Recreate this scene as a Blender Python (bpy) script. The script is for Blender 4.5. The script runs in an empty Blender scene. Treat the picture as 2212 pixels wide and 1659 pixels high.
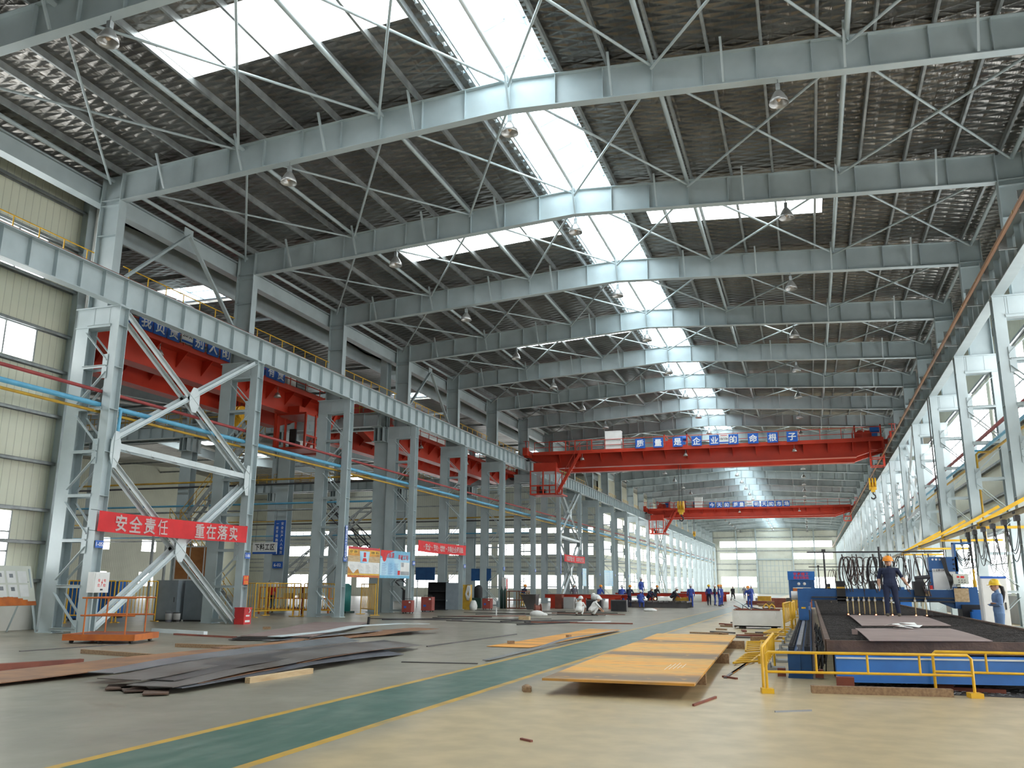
import bpy, math, random
from mathutils import Vector, Matrix
random.seed(7)
SC = bpy.context.scene
COL = SC.collection
# ---------------------------------------------------------------- camera
FPX = 1858.78; PIT = .2298; YAW = .3275; ROLL = .0065; CAMZ = 1.5822
_cy, _sy, _cp, _sp = math.cos(YAW), math.sin(YAW), math.cos(PIT), math.sin(PIT)
_fw = Vector((-_sy*_cp, _cy*_cp, _sp)); _r = Vector((_cy, _sy, 0)); _u = _r.cross(_fw)
_c, _s = math.cos(ROLL), math.sin(ROLL)
_rt = _c*_r + _s*_u; _up = _c*_u - _s*_r
cam = bpy.data.cameras.new('camera'); camo = bpy.data.objects.new('camera', cam); COL.objects.link(camo)
cam.sensor_width = 36; cam.lens = FPX/2212*36; cam.clip_end = 2000; cam.clip_start = .05
camo.matrix_world = Matrix(((_rt.x,_up.x,-_fw.x,0),(_rt.y,_up.y,-_fw.y,0),(_rt.z,_up.z,-_fw.z,CAMZ),(0,0,0,1)))
SC.camera = camo
# ---------------------------------------------------------------- light and exposure
SKYLIGHT, WINDOW, SKY, EXPO = 10.5, 12.0, .35, -.75
w = bpy.data.worlds.new('world'); SC.world = w; w.use_nodes = True
bg = w.node_tree.nodes['Background']; bg.inputs[0].default_value = (.86,.94,1,1); bg.inputs[1].default_value = SKY
SC.view_settings.view_transform = 'Standard'; SC.view_settings.look = 'None'
SC.view_settings.exposure = EXPO; SC.view_settings.gamma = 1
SC.view_settings.use_curve_mapping = False
SC.cycles.max_bounces = 8; SC.cycles.glossy_bounces = 3; SC.cycles.caustics_reflective = False; SC.cycles.caustics_refractive = False
# ---------------------------------------------------------------- materials
def ramp_mat(name, c1, c2=None, rough=.5, metal=0, scale=3, bump=0, stretch=(1,1,1), emit=0, ecol=None, bscale=None, alpha=1, detail=4):
    m = bpy.data.materials.new(name); m.use_nodes = True; nt = m.node_tree; N = nt.nodes; L = nt.links
    b = N['Principled BSDF']; b.inputs['Roughness'].default_value = rough; b.inputs['Metallic'].default_value = metal
    if c2 is None: c2 = tuple(x*.82 for x in c1)
    tc = N.new('ShaderNodeTexCoord'); mp = N.new('ShaderNodeMapping'); mp.inputs['Scale'].default_value = stretch
    L.new(tc.outputs['Object'], mp.inputs[0])
    nz = N.new('ShaderNodeTexNoise'); nz.inputs['Scale'].default_value = scale; nz.inputs['Detail'].default_value = detail
    L.new(mp.outputs[0], nz.inputs['Vector'])
    cr = N.new('ShaderNodeValToRGB'); cr.color_ramp.elements[0].position = .35; cr.color_ramp.elements[1].position = .65
    cr.color_ramp.elements[0].color = (*c2,1); cr.color_ramp.elements[1].color = (*c1,1)
    L.new(nz.outputs['Fac'], cr.inputs[0]); L.new(cr.outputs[0], b.inputs['Base Color'])
    if bump:
        bp = N.new('ShaderNodeBump'); bp.inputs['Strength'].default_value = bump; bp.inputs['Distance'].default_value = .05
        n2 = N.new('ShaderNodeTexNoise'); n2.inputs['Scale'].default_value = bscale or scale*4; L.new(mp.outputs[0], n2.inputs['Vector'])
        L.new(n2.outputs['Fac'], bp.inputs['Height']); L.new(bp.outputs[0], b.inputs['Normal'])
    if emit:
        b.inputs['Emission Color'].default_value = (*(ecol or c1),1); b.inputs['Emission Strength'].default_value = emit
    return m
M = {}
def mk(n, *a, **k): M[n] = ramp_mat(n, *a, **k); return M[n]
mk('steel', (.47,.545,.56), (.41,.48,.495), .42, 0, 1.2)
mk('galv', (.40,.43,.43), (.27,.29,.29), .4, .35, 2.5)
mk('pale', (.66,.72,.73), (.56,.62,.63), .4, 0, 1)
mk('dark', (.05,.05,.055), (.03,.03,.033), .5)
mk('black', (.018,.018,.02), (.01,.01,.012), .6)
mk('yellow', (.80,.47,.02), (.66,.37,.02), .4)
mk('yellow_dull', (.60,.36,.03), (.45,.26,.03), .5)
mk('red_crane', (.55,.045,.018), (.44,.034,.014), .42, 0, .8)
mk('red', (.62,.03,.03), (.5,.025,.03), .5)
mk('red_brown', (.33,.06,.045), (.25,.045,.035), .5)
mk('cloth_red', (.72,.03,.035), (.62,.025,.03), .7, 0, 2)
mk('pipe_red', (.36,.05,.045), (.28,.04,.04), .5)
mk('pipe_blue', (.13,.42,.62), (.10,.36,.55), .4)
mk('blue', (.025,.17,.55), (.02,.14,.46), .4)
mk('blue_machine', (.025,.11,.30), (.02,.085,.24), .45)
mk('blue_sign', (.02,.12,.50), (.018,.10,.44), .4)
mk('white', (.80,.80,.78), (.74,.74,.72), .5)
mk('cream', (.66,.68,.60), (.60,.62,.54), .45, 0, .8)
mk('orange', (.62,.17,.03), (.46,.12,.03), .5)
mk('copper', (.34,.15,.05), (.22,.10,.04), .45, .2, 2, stretch=(6,.1,6))
mk('rust_orange', (.80,.36,.05), (.42,.20,.05), .6, 0, .9, stretch=(.6,1.6,1))
mk('rust', (.34,.17,.08), (.19,.10,.06), .65, .1, 1.5, .1)
mk('rust_red', (.26,.075,.045), (.17,.05,.035), .6, .1, 2)
mk('plate_dark', (.13,.12,.12), (.08,.073,.07), .38, .3, 1.2, .05)
mk('plate_mid', (.20,.185,.175), (.12,.10,.085), .42, .3, .9, .05)
mk('plate_blue', (.16,.17,.20), (.11,.115,.135), .35, .4, .9)
mk('beam_tan', (.34,.27,.13), (.26,.20,.09), .5)
mk('plate_grey', (.30,.31,.33), (.20,.21,.22), .35, .5, 1.5)
mk('plate_pink', (.30,.22,.20), (.24,.175,.16), .6, .1, 2)
mk('slag', (.07,.062,.058), (.03,.027,.025), .7, .1, 14, .5)
mk('table_rust', (.13,.075,.05), (.07,.042,.03), .7, .1, 3, .3)
mk('wood', (.34,.22,.12), (.22,.13,.07), .7, 0, 3, stretch=(8,.6,8))
mk('wood_pale', (.62,.47,.28), (.48,.33,.18), .7, 0, 3, stretch=(6,.8,6))
mk('ply', (.52,.22,.07), (.36,.13,.035), .5, 0, 1.6, stretch=(.7,.7,1.6))
mk('grey_cab', (.23,.27,.30), (.20,.235,.26), .5)
mk('rubber', (.03,.028,.028), (.02,.018,.018), .6)
mk('hose', (.075,.04,.035), (.04,.025,.022), .6)
mk('brass', (.55,.42,.2), (.4,.3,.14), .35, .7)
mk('skin', (.55,.32,.22), (.50,.28,.19), .6, 0, 8)
mk('hair', (.012,.01,.01), (.02,.016,.014), .5)
mk('navy', (.018,.028,.07), (.012,.018,.05), .8, 0, 6)
mk('work_blue', (.04,.085,.38), (.03,.065,.30), .8, 0, 6)
mk('pale_blue', (.16,.26,.45), (.12,.20,.37), .8, 0, 6)
mk('grey_cloth', (.16,.16,.19), (.12,.12,.15), .8, 0, 6)
mk('black_cloth', (.025,.025,.03), (.015,.015,.02), .8, 0, 6)
mk('white_cloth', (.80,.79,.76), (.68,.67,.64), .8, 0, 5, .1)
mk('helmet_orange', (.85,.30,.02), (.80,.27,.02), .35)
mk('helmet_yellow', (.85,.55,.02), (.80,.50,.02), .35)
mk('helmet_white', (.80,.80,.78), (.76,.76,.74), .35)
mk('shoe', (.10,.08,.05), (.06,.05,.035), .7)
mk('green_dark', (.02,.06,.05), (.015,.045,.04), .5)
mk('teal', (.02,.20,.18), (.02,.16,.15), .5)
mk('paper', (.82,.82,.80), (.74,.74,.72), .8, 0, 3)
mk('plaster', (.74,.73,.68), (.62,.61,.56), .8, 0, .9, .1)
mk('concrete_grey', (.42,.42,.41), (.34,.34,.33), .8, 0, .9)
mk('lamp_shade', (.55,.55,.54), (.45,.45,.44), .3, .6)
mk('lamp_in', (.75,.55,.38), (.65,.46,.32), .4)
mk('card', (.55,.40,.22), (.47,.33,.17), .8)
mk('letter_white', (.85,.85,.83), (.80,.80,.78), .6)
mk('letter_black', (.015,.015,.018), (.012,.012,.014), .6)
mk('letter_red', (.70,.03,.03), (.64,.025,.025), .6)
mk('letter_blue', (.03,.08,.40), (.025,.07,.36), .6)
mk('sky_panel', (.9,.97,1), (.9,.97,1), .6, emit=SKYLIGHT, ecol=(.93,.985,1))
mk('window_pane', (.95,.97,1), (.95,.97,1), .6, emit=WINDOW, ecol=(.97,.99,1))
mk('spark', (1,.4,.1), (1,.3,.05), .5, emit=25, ecol=(1,.22,.08))
mk('monitor_frame', (.40,.54,.62), (.34,.48,.56), .5)
mk('tv_red', (.6,.03,.05), (.5,.02,.04), .5)
mk('drum', (.70,.70,.70), (.6,.6,.6), .35, .3)
mk('poster_sky', (.25,.52,.75), (.55,.78,.88), .5, 0, .8)

def glass_mat():
    m = bpy.data.materials.new('cab_glass'); m.use_nodes = True; b = m.node_tree.nodes['Principled BSDF']
    b.inputs['Base Color'].default_value = (.5,.6,.62,1); b.inputs['Roughness'].default_value = .05
    b.inputs['Alpha'].default_value = .35; M['cab_glass'] = m
glass_mat()

def nodes(name):
    m = bpy.data.materials.new(name); m.use_nodes = True; nt = m.node_tree
    return m, nt.nodes, nt.links, nt.nodes['Principled BSDF']
def mathn(N, L, op, a, b=None, c=None):
    n = N.new('ShaderNodeMath'); n.operation = op
    for i, x in enumerate((a, b, c)):
        if x is None: continue
        if isinstance(x, (int, float)): n.inputs[i].default_value = x
        else: L.new(x, n.inputs[i])
    return n.outputs[0]
def mixc(N, L, fac, a, b):
    n = N.new('ShaderNodeMix'); n.data_type = 'RGBA'
    if isinstance(fac, (int, float)): n.inputs[0].default_value = fac
    else: L.new(fac, n.inputs[0])
    for i, x in ((6, a), (7, b)):
        if isinstance(x, tuple): n.inputs[i].default_value = (*x, 1)
        else: L.new(x, n.inputs[i])
    return n.outputs[2]
def noise(N, L, vec, scale, detail=4, dist=0):
    n = N.new('ShaderNodeTexNoise'); n.inputs['Scale'].default_value = scale; n.inputs['Detail'].default_value = detail
    n.inputs['Distortion'].default_value = dist; L.new(vec, n.inputs['Vector']); return n.outputs['Fac']
def sstep(N, L, x, lo, hi):
    n = N.new('ShaderNodeMapRange'); n.interpolation_type = 'SMOOTHSTEP'
    n.inputs[1].default_value = lo; n.inputs[2].default_value = hi; L.new(x, n.inputs[0]); return n.outputs[0]
def mapped(N, L, out, sc):
    mp = N.new('ShaderNodeMapping'); mp.inputs['Scale'].default_value = sc; L.new(out, mp.inputs[0]); return mp.outputs[0]

def floor_material():
    m, N, L, b = nodes('painted_concrete')
    tc = N.new('ShaderNodeTexCoord'); o = tc.outputs['Object']
    sx = N.new('ShaderNodeSeparateXYZ'); L.new(o, sx.inputs[0]); X, Y = sx.outputs[0], sx.outputs[1]
    n1 = noise(N, L, o, .35, 6); n2 = noise(N, L, o, 2.2, 6); n3 = noise(N, L, mapped(N, L, o, (1.2,.25,1)), 3, 6, .5)
    base = mixc(N, L, sstep(N, L, n1, .35, .65), (.21,.195,.15), (.285,.265,.205))
    base = mixc(N, L, mathn(N, L, 'MULTIPLY', sstep(N, L, n3, .5, .8), .45), base, (.17,.16,.135))
    dust = mixc(N, L, sstep(N, L, n2, .3, .7), (.56,.43,.235), (.45,.355,.20))  # dust tone, with the warm light on the right-hand floor painted in
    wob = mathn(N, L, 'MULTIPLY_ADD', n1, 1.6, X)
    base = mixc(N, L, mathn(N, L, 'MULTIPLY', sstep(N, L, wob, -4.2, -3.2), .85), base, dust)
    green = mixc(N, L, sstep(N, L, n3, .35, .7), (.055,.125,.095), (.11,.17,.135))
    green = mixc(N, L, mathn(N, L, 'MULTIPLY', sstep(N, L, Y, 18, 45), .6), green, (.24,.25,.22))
    edge = mathn(N, L, 'MULTIPLY_ADD', n2, .012, X)
    inl = mathn(N, L, 'MULTIPLY', mathn(N, L, 'GREATER_THAN', edge, -6.40), mathn(N, L, 'LESS_THAN', edge, -4.87))
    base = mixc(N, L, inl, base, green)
    ye = mixc(N, L, sstep(N, L, n2, .4, .75), (.56,.33,.035), (.40,.26,.08))
    for xl in (-6.40, -4.87):
        ln = mathn(N, L, 'LESS_THAN', mathn(N, L, 'ABSOLUTE', mathn(N, L, 'SUBTRACT', edge, xl)), .065)
        wear = mathn(N, L, 'MULTIPLY', ln, mathn(N, L, 'SUBTRACT', 1, mathn(N, L, 'MULTIPLY', sstep(N, L, n3, .62, .75), .7)))
        wear = mathn(N, L, 'MULTIPLY', wear, mathn(N, L, 'SUBTRACT', 1, mathn(N, L, 'MULTIPLY', sstep(N, L, Y, 45, 90), .8)))
        base = mixc(N, L, wear, base, ye)
    # chalk scuffs
    sc = noise(N, L, mapped(N, L, o, (.7,2.2,1)), 1.7, 8, 1.2)
    base = mixc(N, L, mathn(N, L, 'MULTIPLY', sstep(N, L, sc, .74, .79), .5), base, (.55,.55,.50))
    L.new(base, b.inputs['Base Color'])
    rg = mathn(N, L, 'MULTIPLY_ADD', n2, .22, .24); L.new(rg, b.inputs['Roughness'])
    b.inputs['Specular IOR Level'].default_value = .45
    bp = N.new('ShaderNodeBump'); bp.inputs['Strength'].default_value = .015; L.new(n2, bp.inputs['Height']); L.new(bp.outputs[0], b.inputs['Normal'])
    return m
def foil_material():
    m, N, L, b = nodes('roof_foil')
    tc = N.new('ShaderNodeTexCoord'); o = tc.outputs['Object']
    def wave(rot, sc):
        mp = N.new('ShaderNodeMapping'); mp.inputs['Rotation'].default_value = (0,0,rot); L.new(o, mp.inputs[0])
        wv = N.new('ShaderNodeTexWave'); wv.inputs['Scale'].default_value = sc; wv.inputs['Distortion'].default_value = .7; wv.inputs['Detail'].default_value = 2
        L.new(mp.outputs[0], wv.inputs['Vector']); return wv.outputs['Fac']
    h = mathn(N, L, 'MAXIMUM', wave(1.18,.8), wave(-1.18,.8))
    n1 = noise(N, L, mapped(N, L, o, (2.5,.6,1)), 1.6, 5, .6)
    h = mathn(N, L, 'MULTIPLY_ADD', n1, .9, h)
    bp = N.new('ShaderNodeBump'); bp.inputs['Strength'].default_value = .7; bp.inputs['Distance'].default_value = .08
    L.new(h, bp.inputs['Height']); L.new(bp.outputs[0], b.inputs['Normal'])
    n2 = noise(N, L, o, .5, 5)
    col = mixc(N, L, sstep(N, L, n2, .3, .7), (.14,.132,.118), (.30,.285,.262))
    L.new(col, b.inputs['Base Color']); b.inputs['Metallic'].default_value = .9; b.inputs['Roughness'].default_value = .3
    return m
def cladding(name, c1, c2, along, pitch=.3):
    m, N, L, b = nodes(name)
    tc = N.new('ShaderNodeTexCoord'); o = tc.outputs['Object']; s = N.new('ShaderNodeSeparateXYZ'); L.new(o, s.inputs[0])
    a = s.outputs['XYZ'.index(along)]
    fr = mathn(N, L, 'FRACT', mathn(N, L, 'DIVIDE', a, pitch))
    groove = mathn(N, L, 'LESS_THAN', fr, .10)
    n1 = noise(N, L, o, .5, 4)
    base = mixc(N, L, sstep(N, L, n1, .3, .7), c1, c2)
    base = mixc(N, L, mathn(N, L, 'MULTIPLY', groove, .45), base, tuple(x*.45 for x in c1))
    L.new(base, b.inputs['Base Color']); b.inputs['Roughness'].default_value = .45
    bp = N.new('ShaderNodeBump'); bp.inputs['Strength'].default_value = .5; bp.inputs['Distance'].default_value = .03
    L.new(sstep(N, L, fr, 0, .2), bp.inputs['Height']); L.new(bp.outputs[0], b.inputs['Normal'])
    return m
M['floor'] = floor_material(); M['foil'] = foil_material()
M['clad_y'] = cladding('wall_panels_lengthwise', (.76,.77,.62), (.69,.70,.56), 'Y')
M['clad_x'] = cladding('wall_panels_crosswise', (.66,.68,.60), (.60,.62,.54), 'X')
def rust_plate_material():
    m, N, L, b = nodes('rusty_plate')
    tc = N.new('ShaderNodeTexCoord'); o = tc.outputs['Object']
    s = N.new('ShaderNodeSeparateXYZ'); L.new(o, s.inputs[0]); Y = s.outputs[1]; X = s.outputs[0]
    n1 = noise(N, L, mapped(N, L, o, (.35,1.6,1)), 1.1, 6, .4); n2 = noise(N, L, o, 3, 6)
    base = mixc(N, L, sstep(N, L, n1, .38, .62), (.74,.34,.04), (.62,.36,.09))
    base = mixc(N, L, mathn(N, L, 'MULTIPLY', sstep(N, L, n2, .45, .75), .5), base, (.36,.22,.10))
    for c, hw in ((.55,.7),(5.2,.75),(9.6,.6)):
        d = mathn(N, L, 'ABSOLUTE', mathn(N, L, 'SUBTRACT', mathn(N, L, 'MULTIPLY_ADD', n1, 1.4, Y), c+.7))
        k = mathn(N, L, 'SUBTRACT', 1, sstep(N, L, d, hw*.3, hw*1.3))
        k = mathn(N, L, 'MULTIPLY', k, sstep(N, L, n2, .25, .42))
        base = mixc(N, L, mathn(N, L, 'MULTIPLY', k, .85), base, (.13,.10,.08))
    L.new(base, b.inputs['Base Color']); b.inputs['Roughness'].default_value = .6
    return m
M['rusty_plate'] = rust_plate_material()

# ---------------------------------------------------------------- mesh builder
class MB:
    def __init__(s): s.v = []; s.f = []; s.m = []; s.sm = []
    def add(s, vs, fs, mi=0, sm=False):
        k = len(s.v); s.v += [tuple(x) for x in vs]
        for f in fs: s.f.append([i+k for i in f]); s.m.append(mi); s.sm.append(sm)
        return s
    BF = [(0,3,2,1),(4,5,6,7),(0,1,5,4),(1,2,6,5),(2,3,7,6),(3,0,4,7)]
    def box(s, x0, x1, y0, y1, z0, z1, mi=0):
        x0,x1 = sorted((x0,x1)); y0,y1 = sorted((y0,y1)); z0,z1 = sorted((z0,z1))
        return s.add([(x0,y0,z0),(x1,y0,z0),(x1,y1,z0),(x0,y1,z0),(x0,y0,z1),(x1,y0,z1),(x1,y1,z1),(x0,y1,z1)], MB.BF, mi)
    @staticmethod
    def frame(p, q, up=(0,0,1)):
        p, q = Vector(p), Vector(q); d = (q-p).normalized(); u = Vector(up)
        if abs(d.dot(u)) > .995: u = Vector((0,1,0)) if abs(d.y) < .9 else Vector((1,0,0))
        sd = d.cross(u).normalized(); u = sd.cross(d).normalized()
        return p, q, d, sd, u
    def bar(s, p, q, w, h, up=(0,0,1), mi=0, so=0, uo=0):
        p, q, d, sd, u = MB.frame(p, q, up)
        p = p + sd*so + u*uo; q = q + sd*so + u*uo; a = sd*w/2; b = u*h/2
        return s.add([p-a-b,p+a-b,q+a-b,q-a-b,p-a+b,p+a+b,q+a+b,q-a+b], MB.BF, mi)
    def ibeam(s, p, q, d, b, tf=.025, tw=.015, up=(0,0,1), mi=0):
        s.bar(p, q, tw, d-2*tf, up, mi); s.bar(p, q, b, tf, up, mi, 0, d/2-tf/2); return s.bar(p, q, b, tf, up, mi, 0, -d/2+tf/2)
    def channel(s, p, q, d, b, t=.012, up=(0,0,1), mi=0, sgn=1):
        s.bar(p, q, t, d, up, mi); s.bar(p, q, b, t, up, mi, sgn*b/2, d/2-t/2); return s.bar(p, q, b, t, up, mi, sgn*b/2, -d/2+t/2)
    def angle(s, p, q, a, t=.012, up=(0,0,1), mi=0):
        s.bar(p, q, t, a, up, mi); return s.bar(p, q, a, t, up, mi, a/2, -a/2+t/2)
    def tube(s, pts, r, n=8, mi=0, caps=True):
        pts = [Vector(p) for p in pts]; rs = r if isinstance(r, (list,tuple)) else [r]*len(pts)
        t0 = (pts[1]-pts[0]).normalized(); u = Vector((0,0,1)) if abs(t0.z) < .9 else Vector((1,0,0))
        sd = t0.cross(u).normalized(); vs = []; N = len(pts)
        for i, p in enumerate(pts):
            t = (pts[min(i+1,N-1)]-pts[max(i-1,0)]).normalized()
            sd = (sd - t*sd.dot(t)).normalized(); u = t.cross(sd)
            for k in range(n):
                a = 2*math.pi*k/n; vs.append(p + (sd*math.cos(a)+u*math.sin(a))*rs[i])
        fs = [(i*n+k, i*n+(k+1)%n, (i+1)*n+(k+1)%n, (i+1)*n+k) for i in range(N-1) for k in range(n)]
        s.add(vs, fs, mi, True)
        if caps:
            s.add(vs[:n], [tuple(range(n))[::-1]], mi); s.add(vs[-n:], [tuple(range(n))], mi)
        return s
    def cyl(s, p, q, r, n=12, mi=0, r2=None): return s.tube([p, q], [r, r if r2 is None else r2], n, mi)
    def lathe(s, prof, c=(0,0,0), n=16, mi=0, axis='Z'):
        c = Vector(c); vs = []
        for r, z in prof:
            for k in range(n):
                a = 2*math.pi*k/n; x, y = r*math.cos(a), r*math.sin(a)
                vs.append(c + (Vector((x,y,z)) if axis == 'Z' else Vector((z,x,y)) if axis == 'X' else Vector((x,z,y))))
        fs = [(i*n+k, i*n+(k+1)%n, (i+1)*n+(k+1)%n, (i+1)*n+k) for i in range(len(prof)-1) for k in range(n)]
        return s.add(vs, fs, mi, True)
    def ball(s, c, r, mi=0, n=12, m=8, sc=(1,1,1)):
        c = Vector(c); vs = []
        for i in range(m+1):
            t = math.pi*i/m
            for k in range(n):
                a = 2*math.pi*k/n
                vs.append(c+Vector((math.sin(t)*math.cos(a)*r*sc[0], math.sin(t)*math.sin(a)*r*sc[1], math.cos(t)*r*sc[2])))
        fs = [(i*n+k, (i+1)*n+k, (i+1)*n+(k+1)%n, i*n+(k+1)%n) for i in range(m) for k in range(n)]
        return s.add(vs, fs, mi, True)
    def prism(s, poly, a, b, plane='XY', mi=0):
        def P(x, y, z): return (x,y,z) if plane == 'XY' else (x,z,y) if plane == 'XZ' else (z,x,y)
        n = len(poly); vs = [P(x,y,a) for x,y in poly]+[P(x,y,b) for x,y in poly]
        return s.add(vs, [tuple(range(n))[::-1], tuple(range(n,2*n))]+[(i,(i+1)%n,n+(i+1)%n,n+i) for i in range(n)], mi)
    def slab(s, top, th, mi=0):
        """grid[i][j] of points -> solid sheet of thickness th below it"""
        R, C = len(top), len(top[0]); vs = [Vector(p) for r in top for p in r]; vs += [p-Vector((0,0,th)) for p in vs]; K = R*C; fs = []
        for i in range(R-1):
            for j in range(C-1):
                a = i*C+j; fs += [(a,a+1,a+C+1,a+C),(K+a,K+a+C,K+a+C+1,K+a+1)]
        for i in range(R-1):
            for j in (0, C-1): a = i*C+j; fs.append((a,a+C,K+a+C,K+a))
        for j in range(C-1):
            for i in (0, R-1): a = i*C+j; fs.append((a,a+1,K+a+1,K+a))
        return s.add(vs, fs, mi, False)
    def build(s, name, mat, parent=None, loc=None, rot=None):
        me = bpy.data.meshes.new(name); me.from_pydata(s.v, [], s.f)
        for m in (mat if isinstance(mat, (list,tuple)) else [mat]): me.materials.append(M[m] if isinstance(m, str) else m)
        me.polygons.foreach_set('material_index', s.m); me.polygons.foreach_set('use_smooth', s.sm); me.update()
        o = bpy.data.objects.new(name, me); COL.objects.link(o)
        if parent is not None: o.parent = parent
        if loc is not None: o.location = loc
        if rot is not None: o.rotation_euler = rot
        return o
def tag(o, label=None, cat=None, group=None, kind=None):
    if label: o['label'] = label
    if cat: o['category'] = cat
    if group: o['group'] = group
    if kind: o['kind'] = kind
    return o
def thing(name, label, cat, loc=(0,0,0), rz=0, group=None):
    o = bpy.data.objects.new(name, None); COL.objects.link(o); o.location = loc; o.rotation_euler = (0,0,rz); o.empty_display_size = .1
    return tag(o, label, cat, group)
def kids(o): return list(o.children)
def dup(root, loc=None, rz=None, label=None, group=None):
    r = root.copy(); COL.objects.link(r)
    if loc is not None: r.location = loc
    if rz is not None: r.rotation_euler = (0,0,rz)
    if label: r['label'] = label
    if group: r['group'] = group
    for ch in kids(root):
        c = ch.copy(); COL.objects.link(c); c.parent = r
        for g in kids(ch):
            d = g.copy(); COL.objects.link(d); d.parent = c
    return r
def struct(o): o['kind'] = 'structure'; return o
ORD = 'first second third fourth fifth sixth seventh eighth ninth tenth eleventh twelfth thirteenth fourteenth fifteenth sixteenth seventeenth eighteenth nineteenth twentieth twenty-first twenty-second twenty-third twenty-fourth twenty-fifth twenty-sixth twenty-seventh twenty-eighth'.split()
_glyph = {}
def _raw(body, off):
    c = bpy.data.curves.new('lettering', 'FONT'); c.body = body; c.align_x = 'CENTER'; c.align_y = 'CENTER'; c.offset = off; c.extrude = .004; c.resolution_u = 2
    o = bpy.data.objects.new('lettering', c); COL.objects.link(o)
    me = bpy.data.meshes.new_from_object(o.evaluated_get(bpy.context.evaluated_depsgraph_get())); bpy.data.objects.remove(o)
    ar = sum(p.area for p in me.polygons if abs(p.normal.z) > .9)
    return ar, [tuple(v.co) for v in me.vertices], [tuple(p.vertices) for p in me.polygons]
def text_mesh(body, bold=.012):
    """strokes thickened by bold, but only as far as the outline stays sound"""
    bold = .02 if bold > .014 else .012
    k = (body, bold)
    if k in _glyph: return _glyph[k]
    if len(body) > 1 and all(ord(c) > 0x2E80 or c == ' ' for c in body):
        vs, fs = [], []
        for i, ch in enumerate(body):
            if ch == ' ': continue
            v, f = text_mesh(ch, bold); n = len(vs); vs += [(x+i*1.06,y,z) for x, y, z in v]; fs += [tuple(q+n for q in p) for p in f]
        _glyph[k] = vs, fs; return _glyph[k]
    tries = [(o, _raw(body, o)) for o in ((0,.25*bold,.5*bold,.75*bold,bold) if bold else (0,))]; a0 = tries[0][1][0]
    slope = max([(r[0]-a0)/o for o, r in tries if o] or [0])
    for o, r in reversed(tries):
        if r[0] >= a0+.75*slope*o: break
    _glyph[k] = r[1], r[2]; return _glyph[k]
for _ch in '质量是企业的命根子今天明市场安全我负责别人有任重在落实“、节约增效”共奏和谐曲筑大堤享生活防火区手中心抓产促发展保能源奉献工程': text_mesh(_ch, .02)
for _ch in ['10/10t','10t','20/5t','下','料','工','区','6-02']+['1-%02d' % k for k in range(5,17)]: text_mesh(_ch, .02)
for _ch in '一丝不苟确保质量安全生产人有责电危险宇鑫精工数控切割机金属栏': text_mesh(_ch, .02); text_mesh(_ch, .012)
def letters(mb, body, size, origin, ax, ay, mi=0, bold=.012, fit=None):
    """write text centred on origin; ax = reading direction, ay = up direction"""
    vs, fs = text_mesh(body, bold); ax, ay = Vector(ax).normalized(), Vector(ay).normalized(); az = ax.cross(ay); o = Vector(origin)
    sx = size
    if fit:
        wd = max(v[0] for v in vs)-min(v[0] for v in vs); sx = fit/wd
    cx = (max(v[0] for v in vs)+min(v[0] for v in vs))/2; cyy = (max(v[1] for v in vs)+min(v[1] for v in vs))/2
    return mb.add([o+ax*(v[0]-cx)*sx+ay*(v[1]-cyy)*size+az*v[2]*size for v in vs], fs, mi)
def catenary(p, q, sag, n=10):
    p, q = Vector(p), Vector(q)
    return [p.lerp(q, i/n)-Vector((0,0,sag*4*(i/n)*(1-i/n))) for i in range(n+1)]
def smooth_path(pts, k=4):
    P = [Vector(p) for p in pts]; out = []
    for i in range(len(P)-1):
        a, b, c, d = P[max(i-1,0)], P[i], P[i+1], P[min(i+2,len(P)-1)]
        for j in range(k):
            t = j/k; out.append(.5*((2*b)+(c-a)*t+(2*a-5*b+4*c-d)*t*t+(3*b-a-3*c+d)*t**3))
    return out+[P[-1]]
# ================================================================ setting
BAY, Y0, NB = 8.0, 22.6, 25
def YB(i): return Y0+BAY*i
XC = -7.795                       # middle of the nave
def mir(x): return 2*XC-x
SLOPE = .0624
def ztop(x): return 15.93+SLOPE*(14.655-abs(x-XC))         # top of the rafters
def zroof(x): return ztop(x)+.24
YF, YE = -8.0, YB(NB)+.3          # open front end, far wall
XL, XR, XW = -25.6, 8.9, -80.0
H2 = [24.1, 46.6, 78.6, 110.6]    # rows of the cross halls
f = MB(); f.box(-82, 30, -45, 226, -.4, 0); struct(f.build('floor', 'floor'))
wn = [0]
def window(box_args, mat='window_pane', bars=None):
    wn[0] += 1; m = MB(); m.box(*box_args); o = struct(m.build('window_%d' % wn[0], mat))
    if bars:
        b = MB()
        for a in bars: b.box(*a)
        b.build('window_frame', 'galv', o)
    return o
# ---- nave roof with openings
roof = MB()
def rslab(x0, x1, y0, y1, mb=roof, zf=zroof, th=.12): mb.slab([[(x0,y0,zf(x0)+th),(x1,y0,zf(x1)+th)],[(x0,y1,zf(x0)+th),(x1,y1,zf(x1)+th)]], th)
RO = (-9.15, -6.44)               # ridge opening
SKL, SKR = (-16.7, -9.5), (-5.5, 1.45)
ys = [YF]+[YB(i) for i in range(-3, NB+1)]+[YE]
for i in range(-3, NB):
    y0, y1 = YB(i), YB(i+1)
    for side, (a, b), (s0, s1) in ((0,(XL,RO[0]),SKL),(1,(RO[1],XR),SKR)):
        if i % 2:
            rslab(a, b, y0, y0+2.05); rslab(a, b, y0+4.35, y1); rslab(a, s0, y0+2.05, y0+4.35); rslab(s1, b, y0+2.05, y0+4.35)
            m = MB(); rslab(s0, s1, y0+2.05, y0+4.35, m, zroof, .05); wn[0] += 1; struct(m.build('window_%d' % wn[0], 'sky_panel'))
        else: rslab(a, b, y0, y1)
for a, b in ((XL,RO[0]),(RO[1],XR)): rslab(a, b, YF, YB(-3)); rslab(a, b, YB(NB), YE+.2)
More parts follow.
